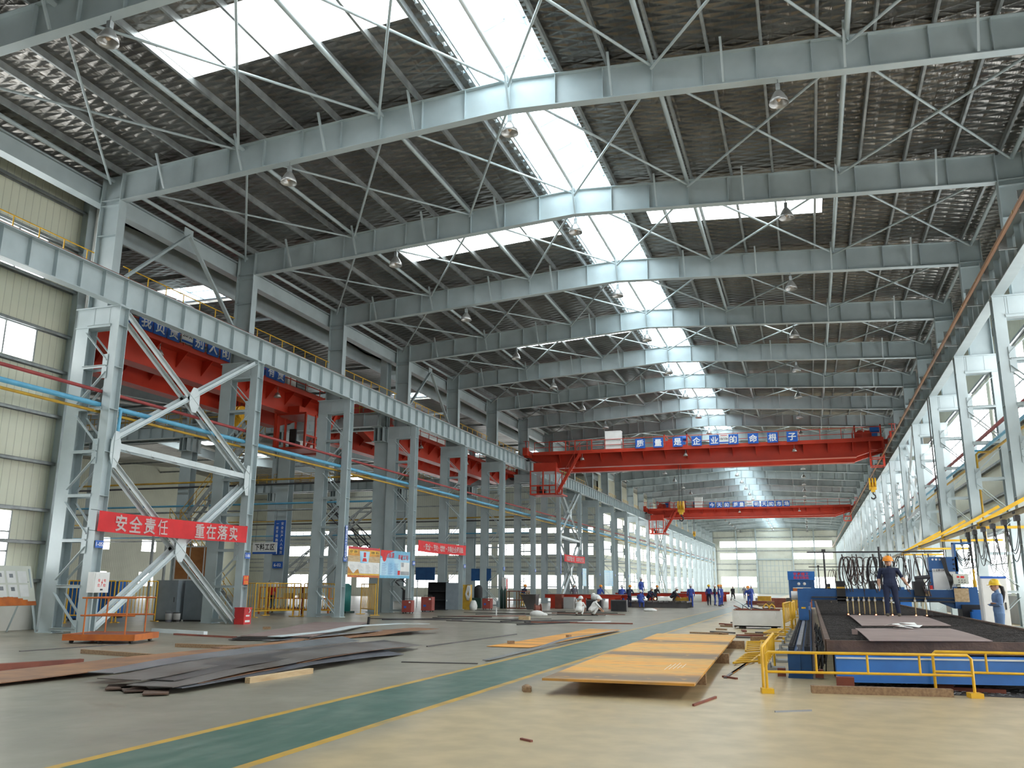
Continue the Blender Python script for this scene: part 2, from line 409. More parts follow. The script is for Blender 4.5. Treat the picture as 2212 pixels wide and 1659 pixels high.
struct(roof.build('ceiling', 'foil'))
# ---- glazed ridge monitor
zr = zroof(RO[0])
for k, (p, q) in enumerate((((RO[0]-.03,zr+.1),(RO[0]-.03,zr+1.2)),((RO[0]-.03,zr+1.2),(XC,zr+1.75)),((XC,zr+1.75),(RO[1]+.03,zr+1.2)),((RO[1]+.03,zr+1.2),(RO[1]+.03,zr+.1)))):
    for j in range(5):
        ya = YF+(YE-YF)*j/5; yb = YF+(YE-YF)*(j+1)/5; m = MB(); d = Vector((q[0]-p[0],0,q[1]-p[1])).normalized(); n = Vector((-d.z,0,d.x))*.03
        m.add([(p[0],ya,p[1]),(q[0],ya,q[1]),(q[0],yb,q[1]),(p[0],yb,p[1]),(p[0]+n.x,ya,p[1]+n.z),(q[0]+n.x,ya,q[1]+n.z),(q[0]+n.x,yb,q[1]+n.z),(p[0]+n.x,yb,p[1]+n.z)], [(3,2,1,0),(4,5,6,7),(0,1,5,4),(1,2,6,5),(2,3,7,6),(3,0,4,7)])
        wn[0] += 1; struct(m.build('window_%d' % wn[0], 'sky_panel'))
m = MB()
for x, z in ((RO[0]+.08,zr+1.15),(-8.5,zr+1.38),(-7.1,zr+1.38),(RO[1]-.08,zr+1.15),(RO[0]+.06,zr+.62),(RO[1]-.06,zr+.62)): m.bar((x,YF,z),(x,YE,z),.08,.12)
y = 2.0
while y < YE:
    m.bar((RO[0]+.05,y,zr+1.12),(XC,y,zr+1.64),.09,.12); m.bar((XC,y,zr+1.64),(RO[1]-.05,y,zr+1.12),.09,.12)
    m.bar((RO[0]+.07,y,zr),(RO[0]+.07,y,zr+1.15),.07,.07); m.bar((RO[1]-.07,y,zr),(RO[1]-.07,y,zr+1.15),.07,.07)
    m.bar((RO[0]+.07,y,zr+.1),(-8.45,y+.0,zr+1.3),.05,.05); m.bar((RO[1]-.07,y,zr+.1),(-7.15,y,zr+1.3),.05,.05)
    y += 2.0 if int(y*10) % 40 else 2.0
tag(m.build('ridge_skylight_frame', 'monitor_frame'), 'pale blue glazing frame inside the bright skylight along the roof ridge', 'skylight frame')
m = MB()
y = 2.0
while y < 110: m.box(RO[0]-.02, RO[0]+.14, y, y+.3, zr-.02, zr+.16); y += .5
m.bar((RO[0]+.17,YF,zr+.18),(RO[0]+.17,YE,zr+.18),.05,.05); m.bar((RO[0]+.17,YF,zr-.05),(RO[0]+.17,YE,zr-.05),.05,.05)
tag(m.build('skylight_rack', 'galv'), 'toothed metal opening rack along the near edge of the ridge skylight', 'rack')
# ---- nave walls
def wall(name, axis, pos, th, a0, a1, z0, z1, holes, mat):
    """wall along axis 'X' or 'Y' at pos (inner face), thickness th, with rectangular holes (a0,a1,z0,z1)"""
    mb = MB(); zs = sorted({z0,z1}|{h[2] for h in holes}|{h[3] for h in holes})
    for za, zb in zip(zs, zs[1:]):
        zm = (za+zb)/2; cuts = sorted((h[0],h[1]) for h in holes if h[2] < zm < h[3]); p = a0
        for c in cuts+[(a1,a1)]:
            if c[0] > p+1e-6:
                if axis == 'Y': mb.box(pos, pos+th, p, c[0], za, zb)
                else: mb.box(p, c[0], pos, pos+th, za, zb)
            p = max(p, c[1])
    return struct(mb.build(name, mat))
# left wall by the camera
hl = [(y0,y1,z0,z1) for y0,y1 in ((6.8,14.4),(14.9,22.5)) for z0,z1 in ((12.3,13.75),(9.2,10.35),(1.95,3.95))]
wall('wall_left', 'Y', XL, -.15, YF, H2[0], 1.55, zroof(XL), hl, 'clad_y')
m = MB(); m.box(XL-.2, XL+.08, YF, H2[0], 0, 1.55); struct(m.build('baseboard_left', 'plaster'))
for y0,y1,z0,z1 in hl:
    fr = [(XL-.06,XL+.02,y0+k*(y1-y0)/6-.03,y0+k*(y1-y0)/6+.03,z0,z1) for k in range(7)]
    if z0 < 3: fr = [(XL-.06,XL+.02,y0+k*(y1-y0)/14-.025,y0+k*(y1-y0)/14+.025,z0,z1) for k in range(15)]+[(XL-.06,XL+.02,y0,y1,z-.025,z+.025) for z in (2.6,3.25)]
    window((XL-.1,XL-.07,y0,y1,z0,z1), 'window_pane', fr)
tn = 0
for z in (1.68,2.98,4.1,5.75,7.45,9.1,10.45,12.2,13.85,15.4):
    tn += 1; m = MB(); m.channel((XL+.12,YF,z),(XL+.12,H2[0]-.1,z),.22,.1,.02,(1,0,0)); struct(m.build('trim_%d' % tn, 'galv'))
# right wall
hr = []
for i in range(-3, NB):
    for z0, z1 in ((1.3,4.2),(8.5,11.6)): hr.append((YB(i)+.35, YB(i+1)-.35, z0, z1))
wall('wall_right', 'Y', XR, .15, YF, YE, 0, zroof(XR), hr, 'clad_y')
m = MB(); m.box(XR-.06, XR, YF, YE, 0, 1.25); struct(m.build('baseboard_right', 'concrete_grey'))
for y0,y1,z0,z1 in hr:
    fr = [(XR+.02,XR+.06,y0+k*(y1-y0)/5-.03,y0+k*(y1-y0)/5+.03,z0,z1) for k in range(6)]+[(XR+.02,XR+.06,y0,y1,z-.03,z+.03) for z in (z0+.02,(z0+z1)/2,z1-.02)]
    window((XR+.07,XR+.1,y0,y1,z0,z1), 'window_pane', fr)
for z in (4.3,5.9,7.4,8.4,11.75,13.2,14.6):
    tn += 1; m = MB(); m.channel((XR-.12,YF,z),(XR-.12,YE,z),.22,.1,.02,(1,0,0)); struct(m.build('trim_%d' % tn, 'galv'))
# far wall
px = [-20.9,-16.8,-12.1,-3.6,1.4,5.6]
hf = [(a+.12,b-.12,11.05,12.5) for a,b in zip(px,px[1:])]+[(a+.12,b-.12,8.2,9.6) for a,b in ((-20.9,-16.8),(-16.8,-12.1),(-3.6,1.4),(1.4,5.6))]+[(a+.12,b-.12,1.5,3.95) for a,b in ((-20.9,-16.8),(-16.8,-12.3),(-3.4,1.4),(1.4,5.6))]
wall('wall_far', 'X', YE, .2, XL, XR, 0, 17.2, hf+[(-11.8,-4.1,0,7.95)], 'clad_x')
for x0,x1,z0,z1 in hf: window((x0,x1,YE+.08,YE+.12,z0,z1))
for z in (5.6,7.0,10.2,13.4,15.0):
    for a, b in ((XL,-12.2),(-3.5,XR)) if z < 8.5 else ((XL,XR),): tn += 1; m = MB(); m.box(a, b, YE-.14, YE, z-.1, z+.1); struct(m.build('trim_%d' % tn, 'galv'))
for x in px[1:-1]: tn += 1; m = MB(); m.ibeam((x,YE-.2,0),(x,YE-.2,16.4),.4,.3,up=(0,1,0)); struct(m.build('trim_%d' % tn, 'steel'))
d = MB(); d.box(-11.8,-4.1,YE+.04,YE+.1,0,7.95); d = struct(d.build('door_1', 'clad_x'))
g = MB()
for k in range(9): g.box(-11.8+k*.955-.05,-11.8+k*.955+.05,YE-.02,YE+.04,0,7.95)
for k in range(7): g.box(-11.8,-4.1,YE-.02,YE+.04,k*1.31,k*1.31+.1)
g.build('door_frame', 'steel', d)
m = MB(); m.box(-12.0,-3.9,YE-.3,YE,8.0,8.25); struct(m.build('trim_90', 'steel'))
# left wall beyond the cross halls
hb = [(YB(i)+.4,YB(i+1)-.4,z0,z1) for i in range(11, NB) for z0,z1 in ((1.2,3.4),(5.6,7.4),(9.6,11.0))]
wall('wall_left_rear', 'Y', XL, -.15, H2[3], YE, 0, zroof(XL), hb, 'clad_y')
for y0,y1,z0,z1 in hb: window((XL-.1,XL-.07,y0,y1,z0,z1))
for z in (2.2,4.2,5.0,8.2,9.0,12.0,13.4): tn += 1; m = MB(); m.box(XL,XL+.16,H2[3],YE,z-.08,z+.08); struct(m.build('trim_%d' % tn, 'galv'))
# cross halls: end walls, far-side wall, roofs
hs = [(x,x+6.2,z0,z1) for x in [XL-6.9-7.0*k for k in range(7)] for z0,z1 in ((1.2,2.9),(5.5,6.9),(8.35,9.0))]
wall('wall_side_far', 'X', H2[3], .2, XW, XL, 0, 17.2, hs, 'clad_x')
for x0,x1,z0,z1 in hs:
    window((x0,x1,H2[3]+.08,H2[3]+.12,z0,z1), 'window_pane', [(x0+k*1.24-.04,x0+k*1.24+.04,H2[3]+.02,H2[3]+.07,z0,z1) for k in range(6)]+[(x0,x1,H2[3]+.02,H2[3]+.07,(z0+z1)/2-.03,(z0+z1)/2+.03)])
for z in (3.4,3.9,4.6,5.1,7.3,7.9,9.4,10.6,12.2,13.8): tn += 1; m = MB(); m.box(XW,XL,H2[3]-.14,H2[3],z-.07,z+.07); struct(m.build('trim_%d' % tn, 'galv'))
wall('wall_side_near', 'X', H2[0], -.15, XW, XL-.15, 0, 17.2, [], 'clad_x')
hw = [(y,y+2.6,z0,z1) for y in (26,31,36,41,49,54,59,64,69,74,82,90,98) for z0,z1 in ((1.2,2.9),(5.5,6.9),(8.35,9.0))]
wall('wall_side_end', 'Y', XW, -.15, H2[0], H2[3], 0, 17.2, hw, 'clad_y')
for y0,y1,z0,z1 in hw: window((XW-.1,XW-.07,y0,y1,z0,z1))
cr = MB()
for a, b in zip(H2, H2[1:]):
    c = (a+b)/2; zr2 = 15.7+.06*(c-a)
    zf = lambda y: zr2-.06*abs(y-c)
    def ys_slab(y0, y1, x0, x1, mb, th=.12): mb.slab([[(x0,y0,zf(y0)+th),(x1,y0,zf(y0)+th)],[(x0,y1,zf(y1)+th),(x1,y1,zf(y1)+th)]], th)
    for y0, y1 in ((a,c-1.2),(c+1.2,b)):
        lo, hi = (y0+3.2, y0+8.6) if y0 == a else (y1-8.6, y1-3.2)
        x = XW
        ys_slab(y0, lo, XW, XL, cr); ys_slab(hi, y1, XW, XL, cr)
        for k in range(1):
            s0 = XW+20+22*k; ys_slab(lo, hi, x, s0, cr); mm = MB(); ys_slab(lo, hi, s0, s0+1.6, mm, .05); wn[0] += 1; struct(mm.build('window_%d' % wn[0], 'sky_panel')); x = s0+1.6
        ys_slab(lo, hi, x, XL, cr)
    mm = MB(); mm.box(-46, XL-1, c-1.2, c+1.2, zr2+.25, zr2+.3); wn[0] += 1; struct(mm.build('window_%d' % wn[0], 'sky_panel'))
    cr.box(XW, -46, c-1.2, c+1.2, zr2+.2, zr2+.3)
    mm = MB()
    for y in (c-1.15, c, c+1.15): mm.bar((XW,y,zr2+.16),(XL-1,y,zr2+.16),.06,.08)
    for k in range(22): mm.bar((XW+2.5*k,c-1.2,zr2+.16),(XW+2.5*k,c+1.2,zr2+.16),.06,.08)
    tn += 1; struct(mm.build('trim_%d' % (tn+100), 'monitor_frame'))
struct(cr.build('ceiling_side_halls', 'foil'))
m = MB(); m.box(XL-.1, XL, H2[0], H2[3], 15.0, zroof(XL)+.1); struct(m.build('wall_upper_left', 'steel'))

# ================================================================ lattice columns
def col_parts(s, rr):
    """s=+1 left row (nave side is +x), -1 right row; local x=0 at the nave face"""
    def bx(mb, x0, x1, *a): mb.box(s*x0, s*x1, *a)
    ch = []
    for x0, x1, top in ((-.35,0,10.86),(-1.84,-1.3,10.2)):
        m = MB()
        for y in (-.21,.19): bx(m, x0, x1, y, y+.022, 0, top)
        xm = (x0+x1)/2; bx(m, xm-.008, xm+.008, -.19, .19, 0, top)
        z = 1.45
        while z < top-.3: bx(m, x0+.01, x1-.01, -.19, .19, z, z+.014); z += 1.457
        bx(m, x0-.04, x1+.04, -.26, .26, 0, .03)
        ch.append(m)
    lac = []
    for y in (-.235,.215):
        m = MB(); n = 7; h = 10.2/n
        for k in range(n+1):
            z = max(.12, k*h); m.bar((s*-1.32,y,z),(s*-.33,y,z),.02,.10,(0,0,1)); m.bar((s*-1.32,y,z+.04),(s*-.33,y,z+.04),.09,.014,(0,0,1))
        for k in range(n):
            a, b = (-1.36,-.30) if k % 2 else (-.30,-1.36)
            m.bar((s*a,y,k*h+.2),(s*b,y,(k+1)*h-.2),.02,.11,(0,1,0)); m.bar((s*a,y,k*h+.2),(s*b,y,(k+1)*h-.2),.10,.014,(0,0,1))
            for x in (-.36,): bx(m, x-.12, x+.08, y-.008, y+.008, k*h+(.02 if k % 2 == 0 else h-.42), k*h+(.42 if k % 2 == 0 else h-.02))
        lac.append(m)
    br = MB()
    for y in (-.2,.18): bx(br, -1.84, -.36, y, y+.02, 10.2, 10.86)
    for x in (-1.84,-1.1,-.45): bx(br, x, x+.02, -.21, .21, 10.2, 10.86)
    bx(br, -1.9, .02, -.26, .26, 10.86, 10.9); bx(br, -1.84, -.36, -.25, .25, 10.17, 10.2)
    up = MB()
    for x in (-.62,-1.47): bx(up, x-.025, x, -.18, .18, 10.9, 15.95)
    bx(up, -1.46, -.64, -.008, .008, 10.9, 15.95)
    for z in (13.6,14.75,14.95): bx(up, -1.46, -.64, -.17, .17, z, z+.018)
    return ch, lac, br, up
def make_column(s, label, group, loc):
    t = thing('lattice_column', label, 'column', loc, 0, group)
    ch, lac, br, up = col_parts(s, 0)
    for m in ch: m.build('chord', 'steel', t)
    for m in lac: m.build('lacing', 'steel', t)
    br.build('bracket', 'steel', t); up.build('upper_column', 'steel', t)
    return t
XLI, XRI = -21.83, 6.24
left = make_column(1, '', 'lattice columns of the left row', (XLI, YB(-1), 0))
left['label'] = 'grey lattice column of the left row standing nearest the camera'
lcol = {-1: left}
for i in range(0, NB+1): lcol[i] = dup(left, (XLI, YB(i), 0), 0, 'grey lattice column, %s of the left row counted from the white electrical box' % ORD[i])
right = make_column(-1, 'grey lattice column of the right row standing nearest the camera', 'lattice columns of the right row', (XRI, YB(0), 0))
for i in range(1, NB+1): dup(right, (XRI, YB(i), 0), 0, 'grey lattice column, %s of the sunlit right row counted from the camera' % ORD[i])

# ================================================================ rafters
def make_rafter():
    t = thing('roof_rafter', '', 'rafter', (0,YB(-1),0), 0, 'roof rafters across the nave')
    xe = 14.655; we = MB(); tf = MB(); bf = MB()
    for s in (-1, 1):
        xa, xb = XC+s*xe, XC
        za, zb, zc, zd = 14.93, 15.80, 16.83, 15.93
        P = [(xa,za),(xb,zb),(xb,zc),(xa,zd)]
        we.prism(P if s < 0 else P[::-1], -.008, .008, 'XZ')
        tf.bar((xa,0,zd),(xb,0,zc),.3,.024); bf.bar((xa,0,za),(xb,0,zb),.3,.024)
        for k in range(1, 10):
            x = xa+(xb-xa)*k/10; lo = za+(zb-za)*k/10; hi = zd+(zc-zd)*k/10
            we.box(x-.008, x+.008, -.13, .13, lo, hi)
    we.box(XC-.02, XC+.02, -.15, .15, 15.78, 16.85)
    we.build('web', 'steel', t); tf.build('flange', 'steel', t); bf.build('flange', 'steel', t)
    for k in range(9):
        x = XC-14.655+1.9+k*3.2; x = min(x, XC+13.6)
        zb = 14.93+(15.8-14.93)*(1-abs(x-XC)/14.655); b = MB(); b.angle((x,-.16,zb+.03),(x,-.7,ztop(x)+.1),.06); b.build('fly_brace', 'steel', t)
    return t
rf = make_rafter(); rf['label'] = 'grey steel roof rafter at the top left corner nearest the camera'
raf = {-1: rf}
for i in range(0, NB+1): raf[i] = dup(rf, (0,YB(i),0), 0, 'grey steel roof rafter, %s across the nave behind the near corner one' % ORD[i])
# ---- purlins, tie tubes, bracing
pxs = [-22.6+1.47*k for k in range(10)]
for side in (0, 1):
    for k, x in enumerate(pxs+[-24.1]):
        if side: x = mir(x)
        m = MB(); z = ztop(x)+.135; m.channel((x,YF,z),(x,YE,z),.22,.075,.012,(0,0,1),0,1 if side else -1)
        nm = 'outermost of all' if k == 10 else '%s up from the eave column line' % ORD[k]
        tag(m.build('roof_purlin', 'galv'), 'long steel roof purlin on the %s slope, %s' % ('sunlit right' if side else 'left', nm), 'purlin', 'roof purlins')
for k, (x, nm) in enumerate(((-23.0,'at the left column tops'),(-17.5,'a third up the left slope'),(-12.2,'two thirds up the left slope'),(XC,'under the ridge skylight'),(mir(-12.2),'two thirds up the right slope'),(mir(-17.5),'a third up the right slope'),(mir(-23.0),'at the right column tops'))):
    m = MB(); z = ztop(x)-(.12 if k != 3 else .05); m.cyl((x,YF,z),(x,YE,z),.075,10)
    tag(m.build('tie_tube', 'pale' if k == 3 else 'steel'), 'round grey tie tube running the length of the nave ' + nm, 'tube', 'roof tie tubes')
xs4 = [-22.9,-17.5,-12.2,XC,mir(-12.2),mir(-17.5),mir(-22.9)]
bn = ['next to the left columns','a third up the left slope','left of the ridge','right of the ridge','a third up the right slope','next to the right columns']
xb = {}
for j in range(6):
    t = thing('roof_brace', '', 'brace', (0,YB(-1),0), 0, 'crossed roof braces')
    x0, x1 = xs4[j], xs4[j+1]
    for a, b, dz in ((x0,x1,0),(x1,x0,.09)):
        m = MB(); m.cyl((a,.25,ztop(a)-.25-dz),(b,BAY-.25,ztop(b)-.25-dz),.042,8); m.build('rod', 'steel', t)
    t['label'] = 'crossed roof brace rods %s, in the bay nearest the camera' % bn[j]
    for i in range(0, 9): dup(t, (0,YB(i),0), 0, 'crossed roof brace rods %s, %s bay past the near rafter' % (bn[j], ORD[i]))
# ---- eave gutter beams on the left
m = MB(); m.box(-23.85,-23.45,YF,H2[0]+300*0+110.6-24.1,14.95,15.55); m.bar((-23.65,YF,15.6),(-23.65,H2[3],15.6),.5,.04)
tag(m.build('eave_beam', 'steel'), 'deep grey eave beam between the left column tops', 'beam')

# ================================================================ runway beams
def make_runway(xf):
    t = thing('runway_beam', '', 'crane runway beam', (xf, YB(-1), 0))
    w = MB(); w.box(-.008,.008,0,BAY-.02,10.93,11.85)
    for k in range(8): w.box(-.16,.16,k+.5*0+.02 if k == 0 else k*1.0,(k+.03 if k == 0 else k)+.016,10.93,11.85)
    w.build('web', 'steel', t)
    m = MB(); m.box(-.24,.24,0,BAY-.02,11.85,11.88); m.build('flange', 'steel', t)
    m = MB(); m.box(-.18,.18,0,BAY-.02,10.9,10.93); m.build('flange', 'steel', t)
    m = MB(); m.box(-.035,.035,0,BAY,11.88,12.0); m.build('rail', 'rust_red', t)
    return t
rb = make_runway(-22.0); rb['group'] = 'crane runway beams of the left row'; rb['label'] = 'grey crane runway beam on the left at the cream wall'
for i in range(0, NB): dup(rb, (-22.0,YB(i),0), 0, 'grey crane runway beam on the left row, %s span past the white electrical box' % ORD[i])
rb = make_runway(mir(-22.0)); rb['group'] = 'crane runway beams of the right row'; rb['label'] = 'grey crane runway beam on the right row nearest the camera'
for i in range(0, NB): dup(rb, (mir(-22.0),YB(i),0), 0, 'grey crane runway beam on the right row, %s span past the nearest one' % ORD[i])
m = MB(); m.box(-23.2,-22.3,YF,YE,11.78,11.83); tag(m.build('runway_walkway', 'plate_dark'), 'narrow dark walkway plate beside the left crane runway', 'walkway')
# yellow railings beside the runway
def make_rail(L=6.6):
    t = thing('guard_railing', '', 'railing', (-23.1, YB(-1)+1.0, 11.83), 0, 'yellow railings on the left crane runway')
    for z in (1.05,.55): m = MB(); m.cyl((0,0,z),(0,L,z),.022,6); m.build('rail', 'yellow', t)
    for k in range(7): m = MB(); m.cyl((0,.3+k*1.0,0),(0,.3+k*1.0,1.05),.022,6); m.build('post', 'yellow', t)
    return t
gr = make_rail(); gr['label'] = 'yellow pipe railing on the left crane runway in front of the cream wall'
for i in range(0, 20): dup(gr, (-23.1,YB(i)+1.0,11.83), 0, 'yellow pipe railing on the left crane runway in the %s bay past the cream wall' % ORD[i])
# far row of bus bars along the right runway
for k in range(4):
    m = MB(); x = 5.6; z = 11.02+.14*k
    m.bar((x+.09*k,YF,z),(x+.09*k,YE,z),.07,.10)
    tag(m.build('bus_bar', 'copper'), 'long brown crane bus bar beside the right runway, %s from the bottom' % ORD[k], 'bus bar', 'bus bars of the right runway')
def bracket():
    t = thing('bus_bar_bracket', '', 'bracket', (0,0,0), 0, 'bus bar brackets')
    m = MB(); m.box(5.72,6.2,-.03,.03,10.98,11.02); m.box(5.72,5.95,-.03,.03,11.02,11.6); m.build('arm', 'galv', t)
    m = MB()
    for k in range(4): m.box(5.55+.09*k,5.565+.09*k,-.03,.03,10.98+.14*k,11.06+.14*k)
    m.build('insulator', 'card', t)
    return t
b0 = bracket(); b0.location = (0, YB(0)+1, 0); b0['label'] = 'small bracket carrying the brown bus bars on the right runway'
for k in range(1, 40): dup(b0, (0, YB(0)+1+2.67*k, 0), 0)
# ---- vertical cross bracing between columns
def cross_brace(i, s, label):
    t = thing('cross_brace', label, 'brace', (XLI if s > 0 else XRI, YB(i), 0), 0, 'column cross braces')
    L = BAY
    for x in (-.06, -.42):
        x *= s
        for a, b in (((.25,10.75),(L-.2,6.0)),((L-.25,10.75),(.2,6.2)),((.25,5.65),(L-.3,.1)),((L-.25,5.5),(.3,.1))):
            m = MB(); m.angle((x,a[0],a[1]),(x,b[0],b[1]),.13,.014,(s,0,0)); m.build('diagonal', 'pale', t)
    for z in (6.0,): 
        for x in (-.06,-.42): m = MB(); m.bar((x*s,.2,z+.1),(x*s,L-.2,z-.1),.02,.2); m.build('strut', 'pale', t)
        m = MB()
        for k in range(6): m.bar((-.06*s,.8+k*1.2,z),(-.42*s,1.4+k*1.2,z),.05,.05)
        m.build('lacing', 'pale', t)
    for y, z in ((L/2,8.4),(L/2,2.82),(.3,5.95),(L-.3,5.75)):
        m = MB(); w = .28 if 1 < y < L-1 else .22; h = .48 if 1 < y < L-1 else .62
        m.prism([(y-w,z-h*.4),(y-w*.4,z-h),(y+w*.4,z-h),(y+w,z-h*.4),(y+w,z+h*.4),(y+w*.4,z+h),(y-w*.4,z+h),(y-w,z+h*.4)], -.03*s-.01, -.03*s+.01, 'YZ'); m.build('gusset_plate', 'pale', t)
    return t
cross_brace(0, 1, 'pale crossed steel bracing between the first two left columns, behind the big red banner')
cross_brace(7, 1, 'slender crossed bracing between left columns beside the small far red banner')
cross_brace(14, 1, 'far crossed bracing between left columns near the second crane cab')
for i, nm in ((4,'nearest'),(11,'middle'),(18,'farthest')): cross_brace(i, -1, '%s crossed bracing between columns of the sunlit right row' % nm)
# ---- inclined struts from the runway up to the eave
for i, nm in ((0,'nearest'),(3,'middle'),(8,'farthest')):
    t = thing('eave_strut', '%s pair of inclined struts between the left runway and the eave tube' % nm, 'strut', (-22.9,YB(i),0), 0, 'eave struts')
    for a, b in ((.3,4.0),(7.7,4.0)): m = MB(); m.channel((0,a,11.9),(0,b,15.3),.16,.08,.012,(1,0,0)); m.build('strut', 'steel', t)
    m = MB(); m.box(-.02,.02,3.75,4.25,15.2,15.55); m.build('gusset_plate', 'steel', t)
# ---- pipes along the columns
def pipe(name, x, z, r, mat, label, y0, y1): m = MB(); m.cyl((x,y0,z),(x,y1,z),r,12); return tag(m.build(name, mat), label, 'pipe')
pipe('service_pipe', -22.28, 7.88, .06, 'pipe_red', 'thin dark red pipe running along the left columns', YF, YE-1)
pipe('service_pipe', -22.28, 7.42, .085, 'pipe_blue', 'light blue pipe running along the left columns under the red one', YF, YE-1)
pipe('service_pipe', -22.45, 7.22, .05, 'yellow_dull', 'thin yellow pipe running along the left columns below the blue one', YF, YE-1)
pipe('service_pipe', 7.0, 7.55, .07, 'pipe_red', 'dark red pipe running along the right columns', YF, YE-1)
pipe('service_pipe', 7.15, 7.2, .06, 'pipe_blue', 'light blue pipe running along the right columns', YF, YE-1)
pipe('service_pipe', 7.3, 7.0, .05, 'yellow_dull', 'yellow pipe running along the right columns', YF, YE-1)
m = MB(); m.tube([(-22.15,Y0+.65,7.4),(-22.15,Y0+.62,6.2),(-22.15,Y0+.62,6.05)],.055,10); tag(m.build('drop_pipe', 'pipe_blue'), 'short light blue drop pipe hanging beside the first left column', 'pipe')
m = MB(); m.cyl((-25.0,24.0,0),(-25.0,24.0,16.2),.07,12); tag(m.build('downpipe', 'white'), 'white rainwater downpipe at the end of the cream wall', 'pipe')
m = MB(); m.ibeam((-25.38,23.85,0),(-25.38,23.85,16.2),.5,.35,up=(1,0,0)); struct(m.build('trim_300', 'steel'))
# ---- high bay lamps
def make_lamp():
    t = thing('high_bay_lamp', '', 'lamp', (0,0,0), 0, 'lamps under the rafters')
    m = MB(); m.box(-.06,.06,-.06,.06,.42,.62); m.cyl((0,0,.62),(0,0,.78),.02,6); m.build('gear_box', 'galv', t)
    m = MB(); m.lathe([(.05,.43),(.09,.40),(.16,.30),(.24,.14),(.27,.02),(.265,.02),(.235,.13),(.15,.28),(.06,.36)], n=18); m.build('reflector', 'lamp_shade', t)
    m = MB(); m.ball((0,0,.2),.075,n=10,m=6,sc=(1,1,1.5)); m.build('bulb', 'lamp_in', t)
    return t
lp = make_lamp(); first = True
for i in range(-1, NB+1):
    for x, nm in ((-15.57,'left'),(XC,'ridge'),(.06,'right')):
        zb = 14.93+(15.8-14.93)*(1-abs(x-XC)/14.655)
        o = lp if first else dup(lp); first = False
        o.location = (x, YB(i)-.02, zb-.78)
        o['label'] = 'bell shaped high bay lamp in the %s row under the %s rafter' % (nm, 'near corner' if i < 0 else ORD[i]+' nave')
